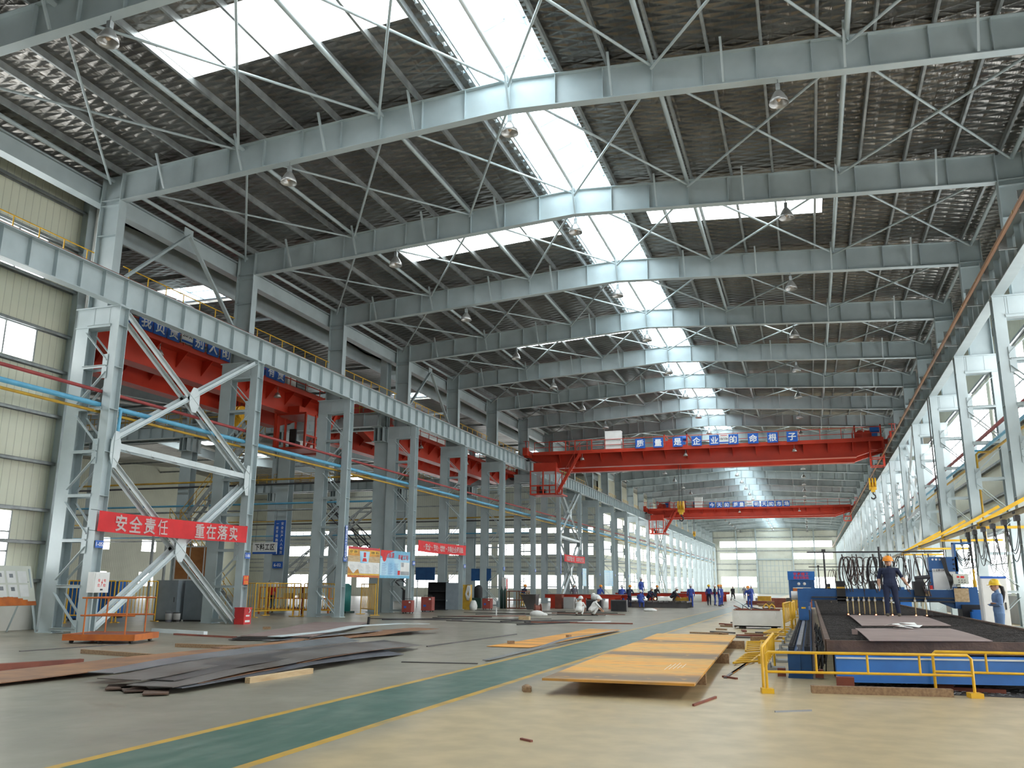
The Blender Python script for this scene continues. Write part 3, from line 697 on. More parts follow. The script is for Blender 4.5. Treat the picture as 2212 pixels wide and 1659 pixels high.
# ================================================================ overhead cranes
def sign_board(parent, name, x, y, z, w, h, text, tsize, face, ink, fit=None):
    """flat board facing local -y with writing, part of the crane"""
    m = MB(); m.box(x-w/2,x+w/2,y-.02,y+.02,z-h/2,z+h/2); o = m.build(name, face, parent)
    t = MB(); letters(t, text, tsize, (x,y-.022,z), (1,0,0), (0,0,1), 0, .02, fit); t.build('lettering', ink, o)
    return o
def crane(label, loc, rz, xa, xb, signs, white=None, cab=None, cabinet=None, trolleys=(), lamps=(), group='red overhead cranes'):
    t = thing('overhead_crane', label, 'crane', loc, rz, group)
    for y in (0, 3.0):
        m = MB(); zt, zb = .3, -.85
        m.prism([(xa,zt),(xa,-.15),(xa+2.2,zb),(xb-2.2,zb),(xb,-.15),(xb,zt)], y-.25, y+.25, 'XZ')
        m.prism([(xa+2.2,zb-.05),(xb-2.2,zb-.05),(xb-2.2,zb),(xa+2.2,zb)], y-.36, y+.36, 'XZ')
        m.box(xa,xb,y-.34,y+.34,zt,zt+.04); m.box(xa+.6,xb-.6,y-.05,y+.05,zt+.04,zt+.14)
        k = xa+2.4
        while k < xb-2: m.prism([(y-.26,zt-.02),(y-.95,zt-.02),(y-.26,zb+.35)], k, k+.03, 'YZ'); k += 1.75
        m.build('girder', 'red_crane', t)
    m = MB(); m.box(xa+.3,xb-.3,-1.05,-.27,.22,.28); m.box(xa+.3,xb-.3,-1.09,-1.05,.12,.4); m.build('walkway', 'red_crane', t)
    m = MB()
    for z in (.75,1.2): m.cyl((xa+.4,-1.05,z),(xb-.4,-1.05,z),.025,6)
    k = xa+.4
    while k < xb-.3: m.cyl((k,-1.05,.2),(k,-1.05,1.2),.025,6); k += 1.5
    m.build('railing', 'red_crane', t)
    for x in (xa-.3, xb+.3):
        m = MB(); m.box(x-.25,x+.25,-1.0,4.0,-.02,.52); m.build('end_carriage', 'red_crane', t)
        for y in (-.6, 3.6): m = MB(); m.cyl((x-.12,y,.0),(x+.12,y,.0),.28,16); m.build('wheel', 'dark', t)
        m = MB(); m.box(x-.2,x+.2,-1.5,-1.0,.1,.75); m.cyl((x,-1.3,.75),(x,-1.3,1.35),.03,6); m.cyl((x+.2,-1.1,.75),(x+.2,-1.1,1.35),.03,6); m.cyl((x-.2,-1.3,1.3),(x+.3,-1.3,1.3),.025,6); m.build('buffer_platform', 'red_crane', t)
    for x in (xa+2.4, xa+4.6):
        m = MB(); m.box(x-.7,x+.7,-1.1,-.4,.28,.36)
        for dx in (-.7,.7): m.box(x+dx-.04,x+dx+.04,-1.12,-1.06,.3,1.25)
        m.box(x-.7,x+.7,-1.12,-1.06,1.18,1.25); m.build('access_frame', 'red_crane', t)
    for ch, x in signs: sign_board(t, 'sign', x, -1.14, .72, .78, .78, ch, .62, 'blue_sign', 'letter_white')
    if white:
        o = sign_board(t, 'capacity_sign', white[1], -1.17, .78, .72, .72, white[0], .24, 'white', 'letter_black', .64)
        m = MB(); m.box(white[1]-.36,white[1]+.36,-1.2,-1.19,.44,.54); m.build('blue_band', 'blue_sign', o)
        m = MB(); m.box(white[1]-.25,white[1]+.25,-1.2,-1.19,1.03,1.07); m.build('red_band', 'letter_red', o)
    if cab:
        x0, x1, z0, z1 = cab; c = MB()
        c.box(x0,x1,-1.5,.4,z0,z0+.12); c.box(x0,x1,-1.5,.4,z1-.1,z1)
        for x in (x0,(x0+x1)/2,x1):
            for y in (-1.5,.4): c.box(x-.05,x+.05,y-.05,y+.05,z0,z1)
        c.box(x0,x1,-1.53,-1.47,z0+.7,z0+.8); c.box(x0,x1,-1.52,-1.49,z0+.35,z0+.4)
        c.box(x0,x0+.3,.3,.36,z0+.1,z1); c.box(x0+.1,x1-.1,-1.0,0,z1,-.5)
        cb = c.build('cab', 'red_crane', t)
        g = MB(); g.box(x0+.05,x1-.05,-1.5,-1.48,z0+.8,z1-.1); g.box(x1-.01,x1+.01,-1.45,.35,z0+.8,z1-.1); g.build('window', 'cab_glass', cb)
        g = MB(); g.box(x0+.5,x0+1.0,-.6,-.2,z0+.12,z0+.55); g.box(x0+.5,x0+.6,-.6,-.2,z0+.5,z0+1.2); g.build('seat', 'black', cb)
        m = MB(); m.bar((x1+.1,-1.2,z0+.2),(x1+2.0,-1.2,.15),.2,.12,(0,1,0)); m.bar((x1-.2,-.5,z0+.2),(x1+1.7,-.5,.15),.2,.12,(0,1,0))
        for k in range(9): f = k/9; m.box(x1-.1+1.9*f,x1+.15+1.9*f,-1.2,-.5,z0+.25+f*(-.1-z0),z0+.29+f*(-.1-z0))
        m.box(x1-.1,x1+.5,-1.5,.3,z0-.04,z0+.06); m.build('stair', 'red_crane', t)
        m = MB(); m.tube([(x1+.1,-1.25,z0+1.0),(x1+2.0,-1.25,1.0)],.025,6)
        for k in range(5): f = k/4; m.cyl((x1+.1+1.9*f,-1.25,z0+.1+f*(.1-z0)),(x1+.1+1.9*f,-1.25,z0+1.0+f*(-z0)),.02,6)
        m.build('handrail', 'red_crane', t)
    if cab and rz == 0:
        m = MB(); x0, x1, z0, z1 = xb-1.3, xb-.4, -1.75, -.55
        for x in (x0,x1):
            for y in (-1.4,-.5): m.box(x-.035,x+.035,y-.035,y+.035,z0,.2)
        for z in (z0,(z0+z1)/2,z1):
            m.box(x0,x1,-1.43,-1.37,z-.03,z+.03); m.box(x0,x1,-.53,-.47,z-.03,z+.03); m.box(x0-.03,x0+.03,-1.4,-.5,z-.03,z+.03); m.box(x1-.03,x1+.03,-1.4,-.5,z-.03,z+.03)
        m.build('maintenance_cage', 'red_crane', t)
    if cabinet:
        x0, x1 = cabinet; m = MB(); m.box(x0,x1,-1.0,-.4,.28,1.85); m.box(x0-.02,x1+.02,-1.02,-.38,1.83,1.88); m.box((x0+x1)/2-.01,(x0+x1)/2+.01,-1.01,-1.0,.3,1.8); m.build('electrical_cabinet', 'white', t)
        for a, b in ((x0-1.2,x0-.2),(x1+.2,x1+1.3)):
            m = MB()
            for k in range(5): m.box(a,b,-.95,-.45,.3+.18*k,.44+.18*k)
            m.build('resistor_box', 'galv', t)
    for tx, hook, drop in trolleys:
        m = MB(); m.box(tx-.9,tx+.9,-.2,3.2,.42,.62)
        for dx in (-.9,.9): m.box(tx+dx-.05,tx+dx+.05,-.3,-.22,.4,1.5); m.box(tx+dx-.05,tx+dx+.05,3.2,3.28,.4,1.5); m.box(tx+dx-.04,tx+dx+.04,-.3,3.28,1.42,1.5)
        m.cyl((tx-.5,.5,.95),(tx-.5,2.4,.95),.3,14); m.box(tx-.2,tx+.3,.2,.9,.62,1.15); m.box(tx-.85,tx-.1,-.1,.4,.62,1.0)
        tr = m.build('trolley', 'red_crane', t)
        m = MB(); m.cyl((tx+.2,.3,1.2),(tx+.85,.3,1.2),.22,14); m.box(tx+.3,tx+.7,.15,.45,.62,1.0); m.build('motor', 'blue', tr)
        if hook is not None: pass
    for x in lamps:
        m = MB(); m.cyl((x,-.7,-.1),(x,-.7,.2),.02,6); m.lathe([(.04,-.1),(.1,-.14),(.2,-.36),(.19,-.36),(.08,-.15)],(x,-.7,0),14); m.build('work_lamp', 'lamp_shade', t)
    return t
def crane_hook(label, x, y, z, top, group='crane hook blocks', small=False):
    t = thing('hook_block', label, 'hook', (x,y,z), 0, group); k = .7 if small else 1
    m = MB()
    for dx in (-.16*k,-.1*k,.1*k,.16*k): m.cyl((dx,0,.9*k),(dx*.6,0,top-z),.012,5)
    m.build('rope', 'dark', t)
    m = MB()
    for dx in (-.2*k,.0,.2*k): m.cyl((dx-.05*k,0,.75*k),(dx+.05*k,0,.75*k),.36*k,18)
    m.box(-.26*k,.26*k,-.1*k,.1*k,.2*k,.75*k); m.box(-.14*k,.14*k,-.14*k,.14*k,.02,.3*k); m.build('pulley_housing', 'yellow', t)
    m = MB(); m.tube([(0,0,.05*k),(0,0,-.1*k),(.13*k,0,-.22*k),(.15*k,0,-.38*k),(.02*k,0,-.5*k),(-.12*k,0,-.45*k),(-.16*k,0,-.33*k)],[.06*k,.06*k,.06*k,.065*k,.065*k,.055*k,.03*k],10); m.build('hook', 'dark', t)
    return t
c2 = [('质',-12.2),('量',-10.76),('是',-9.22),('企',-7.74),('业',-6.37),('的',-4.94),('命',-3.45),('根',-2.01),('子',-.59)]
crane('red overhead crane with nine blue slogan signs spanning the middle of the nave', (XC,69.1,12.0), 0, -13.7, 13.9, [(a,x-XC) for a,x in c2], ('10/10t',-5.64-XC), (-13.5,-11.35,-3.2,-1.2), (-7.3,-6.0), ((-1.7,1,0),(12.6,1,0)), (-9.3,-.9,7.3))
c3 = '今天的质量明天的市场'; x3 = [-12.37,-11.36,-10.35,-9.15,-8.34,-6.36,-5.33,-4.39,-3.36,-2.38]
crane('dark red overhead crane with blue signs farther down the nave', (XC,125.1,12.0), 0, -13.7, 13.9, [(a,x-XC) for a,x in zip(c3,x3)], ('10t',-7.29-XC), (-13.4,-11.4,-3.2,-1.2), (-7.0,-5.9), ((-11.5,1,0),(-7.5,1,0)), (-9,-.9,7))
c1y = [('安',25.6),('全',26.6),('我',27.9),('负',28.75),('责',29.6),('别',31.3),('人',32.3),('的',33.25),('安',34.2),('全',35.2),('我',36.0),('有',37.0),('责',37.85)]
crane('red overhead crane with blue safety slogan in the hall behind the first left columns', (-26.9,35.35,11.6), math.pi/2, -10.3, 10.4, [(a,y-35.35) for a,y in c1y], ('20/5t',30.45-35.35), (4.6,6.6,-2.9,-.9), (3.4,4.2), ((2.5,1,0),), (-6,3))
crane('red overhead crane in the hall behind the fourth and fifth left columns', (-26.9,62.6,11.6), math.pi/2, -14.8, 14.8, [], None, None, None, (), (-6,3))
crane_hook('yellow crane hook block hanging before the sunlit right columns', 4.95, 70.6, 8.6, 12.4)
crane_hook('yellow crane hook block hanging below the middle of the nave', -9.5, 70.6, 7.2, 12.4)
crane_hook('small dark yellow hook block hanging far off beside the left columns', -15.3, 126.6, 8.5, 12.4, small=True)
crane_hook('dusky yellow hook block in the left hall under the slogan crane', -28.0, 37.6, 9.6, 12.0)
crane_hook('small black hook block in the left hall next to the yellow one', -28.0, 38.6, 9.7, 12.0, small=True)

# ================================================================ cross halls on the left
def box_column(label, x, y, top=10.9):
    t = thing('hall_column', label, 'column', (x,y,0), 0, 'heavy columns of the cross halls')
    m = MB(); m.box(-.42,.42,-.3,-.27,0,top); m.box(-.42,.42,.27,.3,0,top); m.box(-.02,.02,-.27,.27,0,top); m.box(-.5,.5,-.4,.4,0,.04); m.build('shaft', 'steel', t)
    m = MB(); m.box(-.4,.4,-.75,.75,top-.9,top-.86); m.box(-.42,.42,-.75,.75,top-.03,top); m.box(-.02,.02,-.75,.75,top-.9,top); m.box(-.3,-.28,-.7,.7,top-.9,top); m.box(.28,.3,-.7,.7,top-.9,top); m.build('bracket', 'steel', t)
    m = MB(); m.box(-.22,.22,-.3,-.28,top,15.6); m.box(-.22,.22,.28,.3,top,15.6); m.box(-.01,.01,-.28,.28,top,15.6); m.build('upper_column', 'steel', t)
    return t
cxs = [-24.0,-30.8,-38.3,-45.8,-53.3,-60.8]
rown = {46.6:'first cross hall row',78.6:'second cross hall row'}
for y in (46.6, 78.6):
    for k, x in enumerate(cxs[1:] if y == 46.6 else cxs[1:]):
        box_column('heavy grey column of the %s, %s back from the nave' % (rown[y], ORD[k]), x, y)
box_column('heavy grey column of the first cross hall row beside the two posters', -24.25, 46.9)
def cross_runway(y, nm):
    for k, (a, b) in enumerate(zip(cxs, cxs[1:])):
        t = thing('runway_beam', 'grey crane runway beam across the left hall on the %s, %s span from the nave' % (nm, ORD[k]), 'crane runway beam', (b,y,0), 0, 'crane runway beams of the cross halls')
        for dy in (-.6,.6):
            m = MB(); L = a-b; m.box(0,L,dy-.01,dy+.01,10.93,11.7); m.box(0,L,dy-.2,dy+.2,11.7,11.74); m.box(0,L,dy-.18,dy+.18,10.9,10.93)
            for q in range(int(L/.95)+1): m.box(q*.95,q*.95+.014,dy-.16,dy+.16,10.93,11.7)
            m.build('girder', 'steel', t)
        g = thing('guard_railing', 'yellow railing on the %s runway, %s span from the nave' % (nm, ORD[k]), 'railing', (b+.4,y,11.74), 0, 'yellow railings of the cross halls')
        for dy in (-.75,.75):
            for z in (.35,.75,1.1): m = MB(); m.cyl((0,dy,z),(L-.8,dy,z),.024,6); m.build('rail', 'yellow_dull', g)
            for q in range(7): m = MB(); m.cyl((q*(L-.8)/6,dy,0),(q*(L-.8)/6,dy,1.1),.024,6); m.build('post', 'yellow_dull', g)
cross_runway(46.6, 'first row'); cross_runway(78.6, 'second row')
for k, x in enumerate((-30.8,-38.3,-45.8,-53.3,-60.8)):
    for a, b, nm in ((24.3,46.4,'first'),(46.8,78.4,'second'),(78.8,110.4,'third')):
        t = thing('roof_rafter', 'dark roof rafter over the %s cross hall, %s back from the nave' % (nm, ORD[k]), 'rafter', (x,0,0), 0, 'roof rafters of the cross halls')
        c = (a+b)/2; zr2 = 15.6+.06*(c-a)
        m = MB(); m.ibeam((0,a,15.05),(0,c,zr2-.5),.9,.26,.02,.012); m.ibeam((0,c,zr2-.5),(0,b,15.05),.9,.26,.02,.012); m.build('beam', 'steel', t)
for k, y in enumerate((28,31.5,38.5,42.5,50,56,66,72,84,92)):
    m = MB(); m.channel((XW,y,15.75),(XL-.1,y,15.75),.2,.075,.012); tag(m.build('roof_purlin', 'galv'), 'long roof purlin across the left halls, %s from the cream wall' % ORD[k], 'purlin', 'roof purlins of the cross halls')
# pipes along the cross hall rows
for y, nm in ((46.0,'first'),(78.0,'second')):
    for z, mt, cn in ((7.9,'yellow_dull','yellow'),(7.6,'dark','black'),(6.4,'pipe_blue','light blue'),(6.0,'galv','grey')):
        m = MB(); m.cyl((XW,y-.1,z),(-24.3,y-.1,z),.06,8); tag(m.build('service_pipe', mt), 'thin %s pipe crossing the left halls along the %s row' % (cn, nm), 'pipe')
# inclined conveyors / stairs
def stair(label, p, q, wdt, n):
    t = thing('steel_stair', label, 'stairs'); p, q = Vector(p), Vector(q); d = (q-p); sd = Vector((d.y,-d.x,0)).normalized()*wdt/2
    for s in (-1,1): m = MB(); m.bar(p+sd*s,q+sd*s,.04,.22); m.build('stringer', 'galv', t)
    m = MB()
    for k in range(n):
        c = p+d*((k+.5)/n); m.bar(c-sd,c+sd,.24,.03)
    m.build('treads', 'galv', t)['kind'] = 'stuff'
    for s in (-1,1):
        m = MB(); o = sd*s
        for h in (.55,1.0): m.cyl(p+o+Vector((0,0,h)),q+o+Vector((0,0,h)),.022,6)
        for k in range(6): c = p+d*(k/5)+o; m.cyl(c,c+Vector((0,0,1.0)),.02,6)
        m.build('handrail', 'yellow_dull', t)
    return t
stair('grey steel stair with yellow handrails rising behind the red banner', (-36.5,44.6,5.0), (-31.5,44.6,10.7), .9, 16)
stair('lower steel stair with yellow handrails rising from the floor behind the electrical box', (-32.0,43.6,.1), (-36.5,43.6,5.0), .9, 16)
m = MB(); m.box(-37.6,-36.4,43.0,45.2,4.9,5.0)
for x in (-37.5,-36.5):
    for y in (43.1,45.1): m.box(x-.06,x+.06,y-.06,y+.06,0,4.9)
tag(m.build('stair_landing', 'galv'), 'small steel landing between the two stair flights', 'landing')
def lattice_boom(label, p, q, w, n, mat):
    """open trussed conveyor frame"""
    t = thing('conveyor', label, 'conveyor', (0,0,0), 0, 'inclined conveyor frames'); p, q = Vector(p), Vector(q); d = q-p; sd = Vector((d.y,-d.x,0)).normalized()*w/2; up = Vector((0,0,w*.8)); m = MB()
    for s in (-1,1):
        for u in (Vector(),up): m.bar(p+sd*s+u,q+sd*s+u,.07,.07)
    m.build('chords', mat, t); m = MB()
    for k in range(n):
        a, b = p+d*(k/n), p+d*((k+1)/n)
        for s in (-1,1): m.bar(a+sd*s,b+sd*s+up,.05,.05) if k % 2 else m.bar(a+sd*s+up,b+sd*s,.05,.05)
        m.bar(a-sd,a+sd,.05,.05)
    m.build('lacing', mat, t); m = MB(); m.box(p.x-.3,p.x+.3,p.y-.3,p.y+.3,0,p.z); m.box(q.x-.12,q.x+.12,q.y-.12,q.y+.12,0,q.z); m.build('support', mat, t)
lattice_boom('dark trussed conveyor sloping down behind the second left column', (-27.5,58,1.2), (-36,60,7.5), 1.0, 10, 'dark')
lattice_boom('grey trussed conveyor sloping behind the two posters', (-27.0,52.5,7.0), (-33.5,49.5,1.0), .8, 9, 'galv')

# ================================================================ people
import numpy as np
def loft(mb, rings, side):
    """closed loft: rings = [(centre, r_side, r_other)], cross-sections square to the path"""
    n = 16; pts = [Vector(r[0]) for r in rings]; N = len(pts); vs = []
    for i in range(N):
        t = (pts[min(i+1,N-1)]-pts[max(i-1,0)]).normalized(); sd = Vector(side); sd = (sd-t*sd.dot(t)).normalized(); ot = t.cross(sd)
        for k in range(n):
            a = 2*math.pi*k/n; vs.append(pts[i]+sd*math.cos(a)*rings[i][1]+ot*math.sin(a)*rings[i][2])
    fs = [(i*n+k,i*n+(k+1)%n,(i+1)*n+(k+1)%n,(i+1)*n+k) for i in range(N-1) for k in range(n)]+[tuple(range(n))[::-1],tuple(range((N-1)*n,N*n))]
    mb.add(vs, fs, 0, True)
POSE = {
 'stand': dict(pel=(0,0,.92),chest=(0,-.01,1.27),neck=(0,0,1.42),head=(0,-.015,1.555),sh=.185,elb=((-.25,.02,1.11),(.25,.02,1.11)),wri=((-.27,-.06,.87),(.27,-.06,.87)),knee=((-.1,-.02,.49),(.1,-.02,.49)),ank=((-.11,.02,.09),(.11,.02,.09)),hand=((0,-.15,-1),(0,-.15,-1))),
 'walk': dict(pel=(0,0,.90),chest=(0,-.04,1.24),neck=(0,-.06,1.39),head=(0,-.09,1.52),sh=.185,elb=((-.25,.1,1.1),(.25,-.12,1.1)),wri=((-.24,.02,.88),(.22,-.32,.98)),knee=((-.1,-.2,.50),(.1,.02,.48)),ank=((-.1,-.22,.09),(.1,.32,.12)),hand=((0,-.3,-1),(0,-.8,-.3))),
 'work': dict(pel=(0,.06,.90),chest=(0,-.1,1.22),neck=(0,-.17,1.36),head=(0,-.24,1.47),sh=.185,elb=((-.26,-.2,1.05),(.26,-.2,1.05)),wri=((-.12,-.42,1.0),(.12,-.42,1.0)),knee=((-.1,-.02,.48),(.1,-.02,.48)),ank=((-.12,.03,.09),(.12,.03,.09)),hand=((.3,-1,-.2),(-.3,-1,-.2))),
 'squat': dict(pel=(0,.16,.30),chest=(0,-.06,.60),neck=(0,-.17,.74),head=(0,-.27,.84),sh=.185,elb=((-.26,-.28,.45),(.26,-.28,.45)),wri=((-.12,-.46,.28),(.12,-.46,.28)),knee=((-.18,-.27,.50),(.18,-.27,.50)),ank=((-.15,.0,.09),(.15,.0,.09)),hand=((.2,-.7,-.7),(-.2,-.7,-.7))),
 'sit': dict(pel=(0,.1,.52),chest=(0,-.02,.86),neck=(0,-.08,1.0),head=(0,-.14,1.12),sh=.185,elb=((-.26,-.14,.70),(.26,-.14,.70)),wri=((-.12,-.38,.66),(.12,-.38,.66)),knee=((-.14,-.36,.50),(.14,-.36,.50)),ank=((-.14,-.36,.09),(.14,-.36,.09)),hand=((.2,-1,-.2),(-.2,-1,-.2))),
}
HM = {'orange':'helmet_orange','yellow':'helmet_yellow','white':'helmet_white'}
_bodies = {}
def make_body(pose, mats, short_sleeve, voxel, extra=None):
    P = dict(POSE[pose]);
    if extra: P.update(extra)
    V = Vector; mb = MB(); seg = []   # seg: p,q,r,material slot (0 top, 1 trousers, 2 skin, 3 shoes, 4 hair)
    pel, ch, nk, hd = V(P['pel']), V(P['chest']), V(P['neck']), V(P['head'])
    ax = V(P.get('axis',(1,0,0))).normalized()
    up = (ch-pel).normalized(); u2 = (nk-ch).normalized()
    loft(mb, [(pel-up*.10,.10,.08),(pel-up*.04,.165,.115),(pel+up*.05,.172,.125),(pel.lerp(ch,.5),.155,.11),(ch-up*.02,.178,.125),(ch+u2*.07,.178,.115),(ch+u2*.115,.12,.085),(nk-u2*.02,.062,.06)], ax)
    seg += [(pel-up*.02,pel,.17,1),(pel+up*.06,ch,.16,0),(ch,nk-u2*.06,.14,0)]
    hu = (hd-nk).normalized(); mb.tube([nk-hu*.05,nk+hu*.06],[.056,.052],12); seg.append((nk-hu*.005,nk+hu*.06,.05,2))
    hf = V(P.get('face',(0,-1,0))).normalized(); hf = (hf-V((0,0,hf.z*.6))).normalized(); hs = hf.cross(V((0,0,1))).normalized()
    c = hd+V((0,0,.02)); loft(mb, [(c-V((0,0,.125))-hf*-.035,.035,.035),(c-V((0,0,.105))+hf*.03,.055,.06),(c-V((0,0,.05))+hf*.012,.072,.088),(c,.077,.1),(c+V((0,0,.05))-hf*.005,.074,.097),(c+V((0,0,.09))-hf*.008,.055,.075),(c+V((0,0,.108)),.02,.03)], hs)
    seg.append((c-V((0,0,.08))+hf*.03,c+V((0,0,.06)),.085,2)); seg.append((c+V((0,0,.02))-hf*.07,c+V((0,0,.09))-hf*.03,.045,4))
    mb.tube([c+hf*.09+V((0,0,.015)),c+hf*.117-V((0,0,.022)),c+hf*.09-V((0,0,.03))],[.01,.015,.012],8)
    mb.ball(c+hf*.088-V((0,0,.062)),.02,0,10,6,(1,1,.5))
    for s in (-1,1): mb.ball(c+hs*.078*s-hf*.005-V((0,0,.012)),.026,0,8,6,(.5,.8,1.2))
    for i, s in enumerate((-1,1)):
        sh = ch+u2*.075+ax*P['sh']*s; el = V(P['elb'][i]); wr = V(P['wri'][i]); hp = pel+ax*.092*s-up*.05; kn = V(P['knee'][i]); an = V(P['ank'][i])
        mb.tube([ch+u2*.06+ax*.1*s,sh,sh.lerp(el,.5),el],[.075,.066,.054,.046],12); seg.append((sh,el,.055,0))
        mb.tube([el,el.lerp(wr,.35),wr],[.046,.043,.03],12)
        seg.append((el+(wr-el)*(.12 if short_sleeve else 0),wr,.04,2 if short_sleeve else 0))
        h = V(P['hand'][i]).normalized(); sd = h.cross(V((0,1,0)) if abs(h.y) < .7 else V((0,0,1))).normalized(); sd = h.cross(sd).normalized()
        loft(mb, [(wr,.027,.022),(wr+h*.04,.04,.017),(wr+h*.085,.042,.015),(wr+h*.095,.03,.012)], sd); seg.append((wr+h*.015,wr+h*.17,.03,2))
        cu = sd.cross(h)*(s*.5)
        for k, (o, L) in enumerate(((-.032,.062),(-.011,.074),(.011,.07),(.031,.055))):
            b = wr+h*.085+sd*o; m1 = b+h*L*.5+cu*L*.12+sd*o*.15; mb.tube([b-h*.01,m1,m1+h*L*.42+cu*L*.5],[.0095,.009,.0075],8)
        b = wr+h*.03-sd*.034*s; mb.tube([b+sd*.012*s,b-sd*.03*s+h*.03,b-sd*.035*s+h*.065+cu*.03],[.012,.011,.008],8)
        mb.tube([hp+up*.04,hp,hp.lerp(kn,.5),kn,kn.lerp(an,.4),an],[.09,.098,.082,.064,.063,.052],14); seg += [(hp,kn,.08,1),(kn,an+V((0,0,.03)),.06,1)]
        ft = V(P.get('foot',(0,-1,0))).normalized()
        loft(mb, [(an-ft*.07-V((0,0,.04)),.03,.035),(an-ft*.03-V((0,0,.03)),.042,.058),(an+ft*.06-V((0,0,.05)),.046,.038),(an+ft*.14-V((0,0,.06)),.046,.028),(an+ft*.18-V((0,0,.065)),.03,.02)], ft.cross(V((0,0,1)))); seg.append((an-ft*.04-V((0,0,.05)),an+ft*.16-V((0,0,.055)),.05,3))
    me = bpy.data.meshes.new('tmp'); me.from_pydata(mb.v, [], mb.f); o = bpy.data.objects.new('tmp', me); COL.objects.link(o)
    r = o.modifiers.new('r', 'REMESH'); r.mode = 'VOXEL'; r.voxel_size = voxel; r.use_smooth_shade = True
    sm = o.modifiers.new('s', 'SMOOTH'); sm.iterations = 3; sm.factor = .5
    out = bpy.data.meshes.new_from_object(o.evaluated_get(bpy.context.evaluated_depsgraph_get())); bpy.data.objects.remove(o)
    n = len(out.polygons); cen = np.empty(n*3); out.polygons.foreach_get('center', cen); cen = cen.reshape(-1,3)
    best = np.full(n, 1e9); idx = np.zeros(n, int)
    for p, q, rr, mi in seg:
        p, q = np.array(p), np.array(q); d = q-p; t = np.clip(((cen-p)@d)/max(d@d,1e-9),0,1); ds = np.linalg.norm(cen-p-t[:,None]*d,axis=1)-rr
        b = ds < best; best[b] = ds[b]; idx[b] = mi
    out.materials.clear()
    for k in mats: out.materials.append(M[k])
    out.polygons.foreach_set('material_index', idx.astype(np.int32)); out.polygons.foreach_set('use_smooth', [True]*n); out.update()
    return out, c, hf, hs
def person(label, loc, face_deg, pose, top, trousers, helmet, group=None, short=False, voxel=.012, extra=None, hair_long=False, detail=False, hscale=1.0):
    """face_deg 0 = looking towards -Y (the camera end of the nave)"""
    t = thing('person', label, 'person', loc, math.radians(face_deg), group); t.scale = (hscale*(1.12 if short and detail else 1.03),hscale*(1.1 if short and detail else 1.03),hscale)
    k = (pose, top, trousers, short, voxel, str(extra))
    if k not in _bodies: _bodies[k] = make_body(pose, [top, trousers, 'skin', 'shoe', 'hair'], short, voxel, extra)
    me, c, hf, hs = _bodies[k]; me.name = 'body'; b = bpy.data.objects.new('body', me); COL.objects.link(b); b.parent = t
    if helmet:
        m = MB(); vs = []
        m.lathe([(.128,.03),(.132,.045),(.126,.085),(.108,.135),(.07,.172),(.025,.185),(.0,.186)],(c.x,c.y,c.z),20); m.lathe([(.11,.03),(.145,.022),(.147,.03),(.128,.045)],(c.x,c.y,c.z),20)
        a = math.atan2(hf.y,hf.x); pk = [(c.x+math.cos(a+q)*(.13+.055*math.cos(q*1.3)),c.y+math.sin(a+q)*(.13+.055*math.cos(q*1.3))) for q in [x*.22-1.1 for x in range(11)]]
        pk2 = [(c.x+math.cos(a+q)*.12,c.y+math.sin(a+q)*.12) for q in [1.1-x*.22 for x in range(11)]]
        m.prism(pk+pk2, c.z+.018, c.z+.03); m.bar(Vector(c)-hf*.09+Vector((0,0,.155)),Vector(c)+hf*.09+Vector((0,0,.155)),.03,.02)
        m.build('helmet', HM[helmet], t)
    if hair_long: m = MB(); p = c-hf*.1; m.tube([p+V0(0,0,.0),p-hf*.06-V0(0,0,.03),p-hf*.08-V0(0,0,.15),p-hf*.06-V0(0,0,.3),p-hf*.05-V0(0,0,.42)],[.03,.05,.05,.04,.012],10); m.build('ponytail', 'hair', t)
    if detail:
        for s in (-1,1):
            m = MB(); m.ball(c+hf*.088+hs*.033*s+V0(0,0,.004),.012,0,10,6,(1.2,1,.8)); m.build('eye', 'black', t)
            m = MB(); m.bar(c+hf*.096+hs*.016*s+V0(0,0,.026),c+hf*.088+hs*.052*s+V0(0,0,.026),.008,.006); m.build('eyebrow', 'hair', t)
        m = MB(); m.bar(c+hf*.096-hs*.022-V0(0,0,.062),c+hf*.096+hs*.022-V0(0,0,.062),.008,.006); m.build('mouth', 'rust_red', t)
    return t
def V0(*a): return Vector(a)
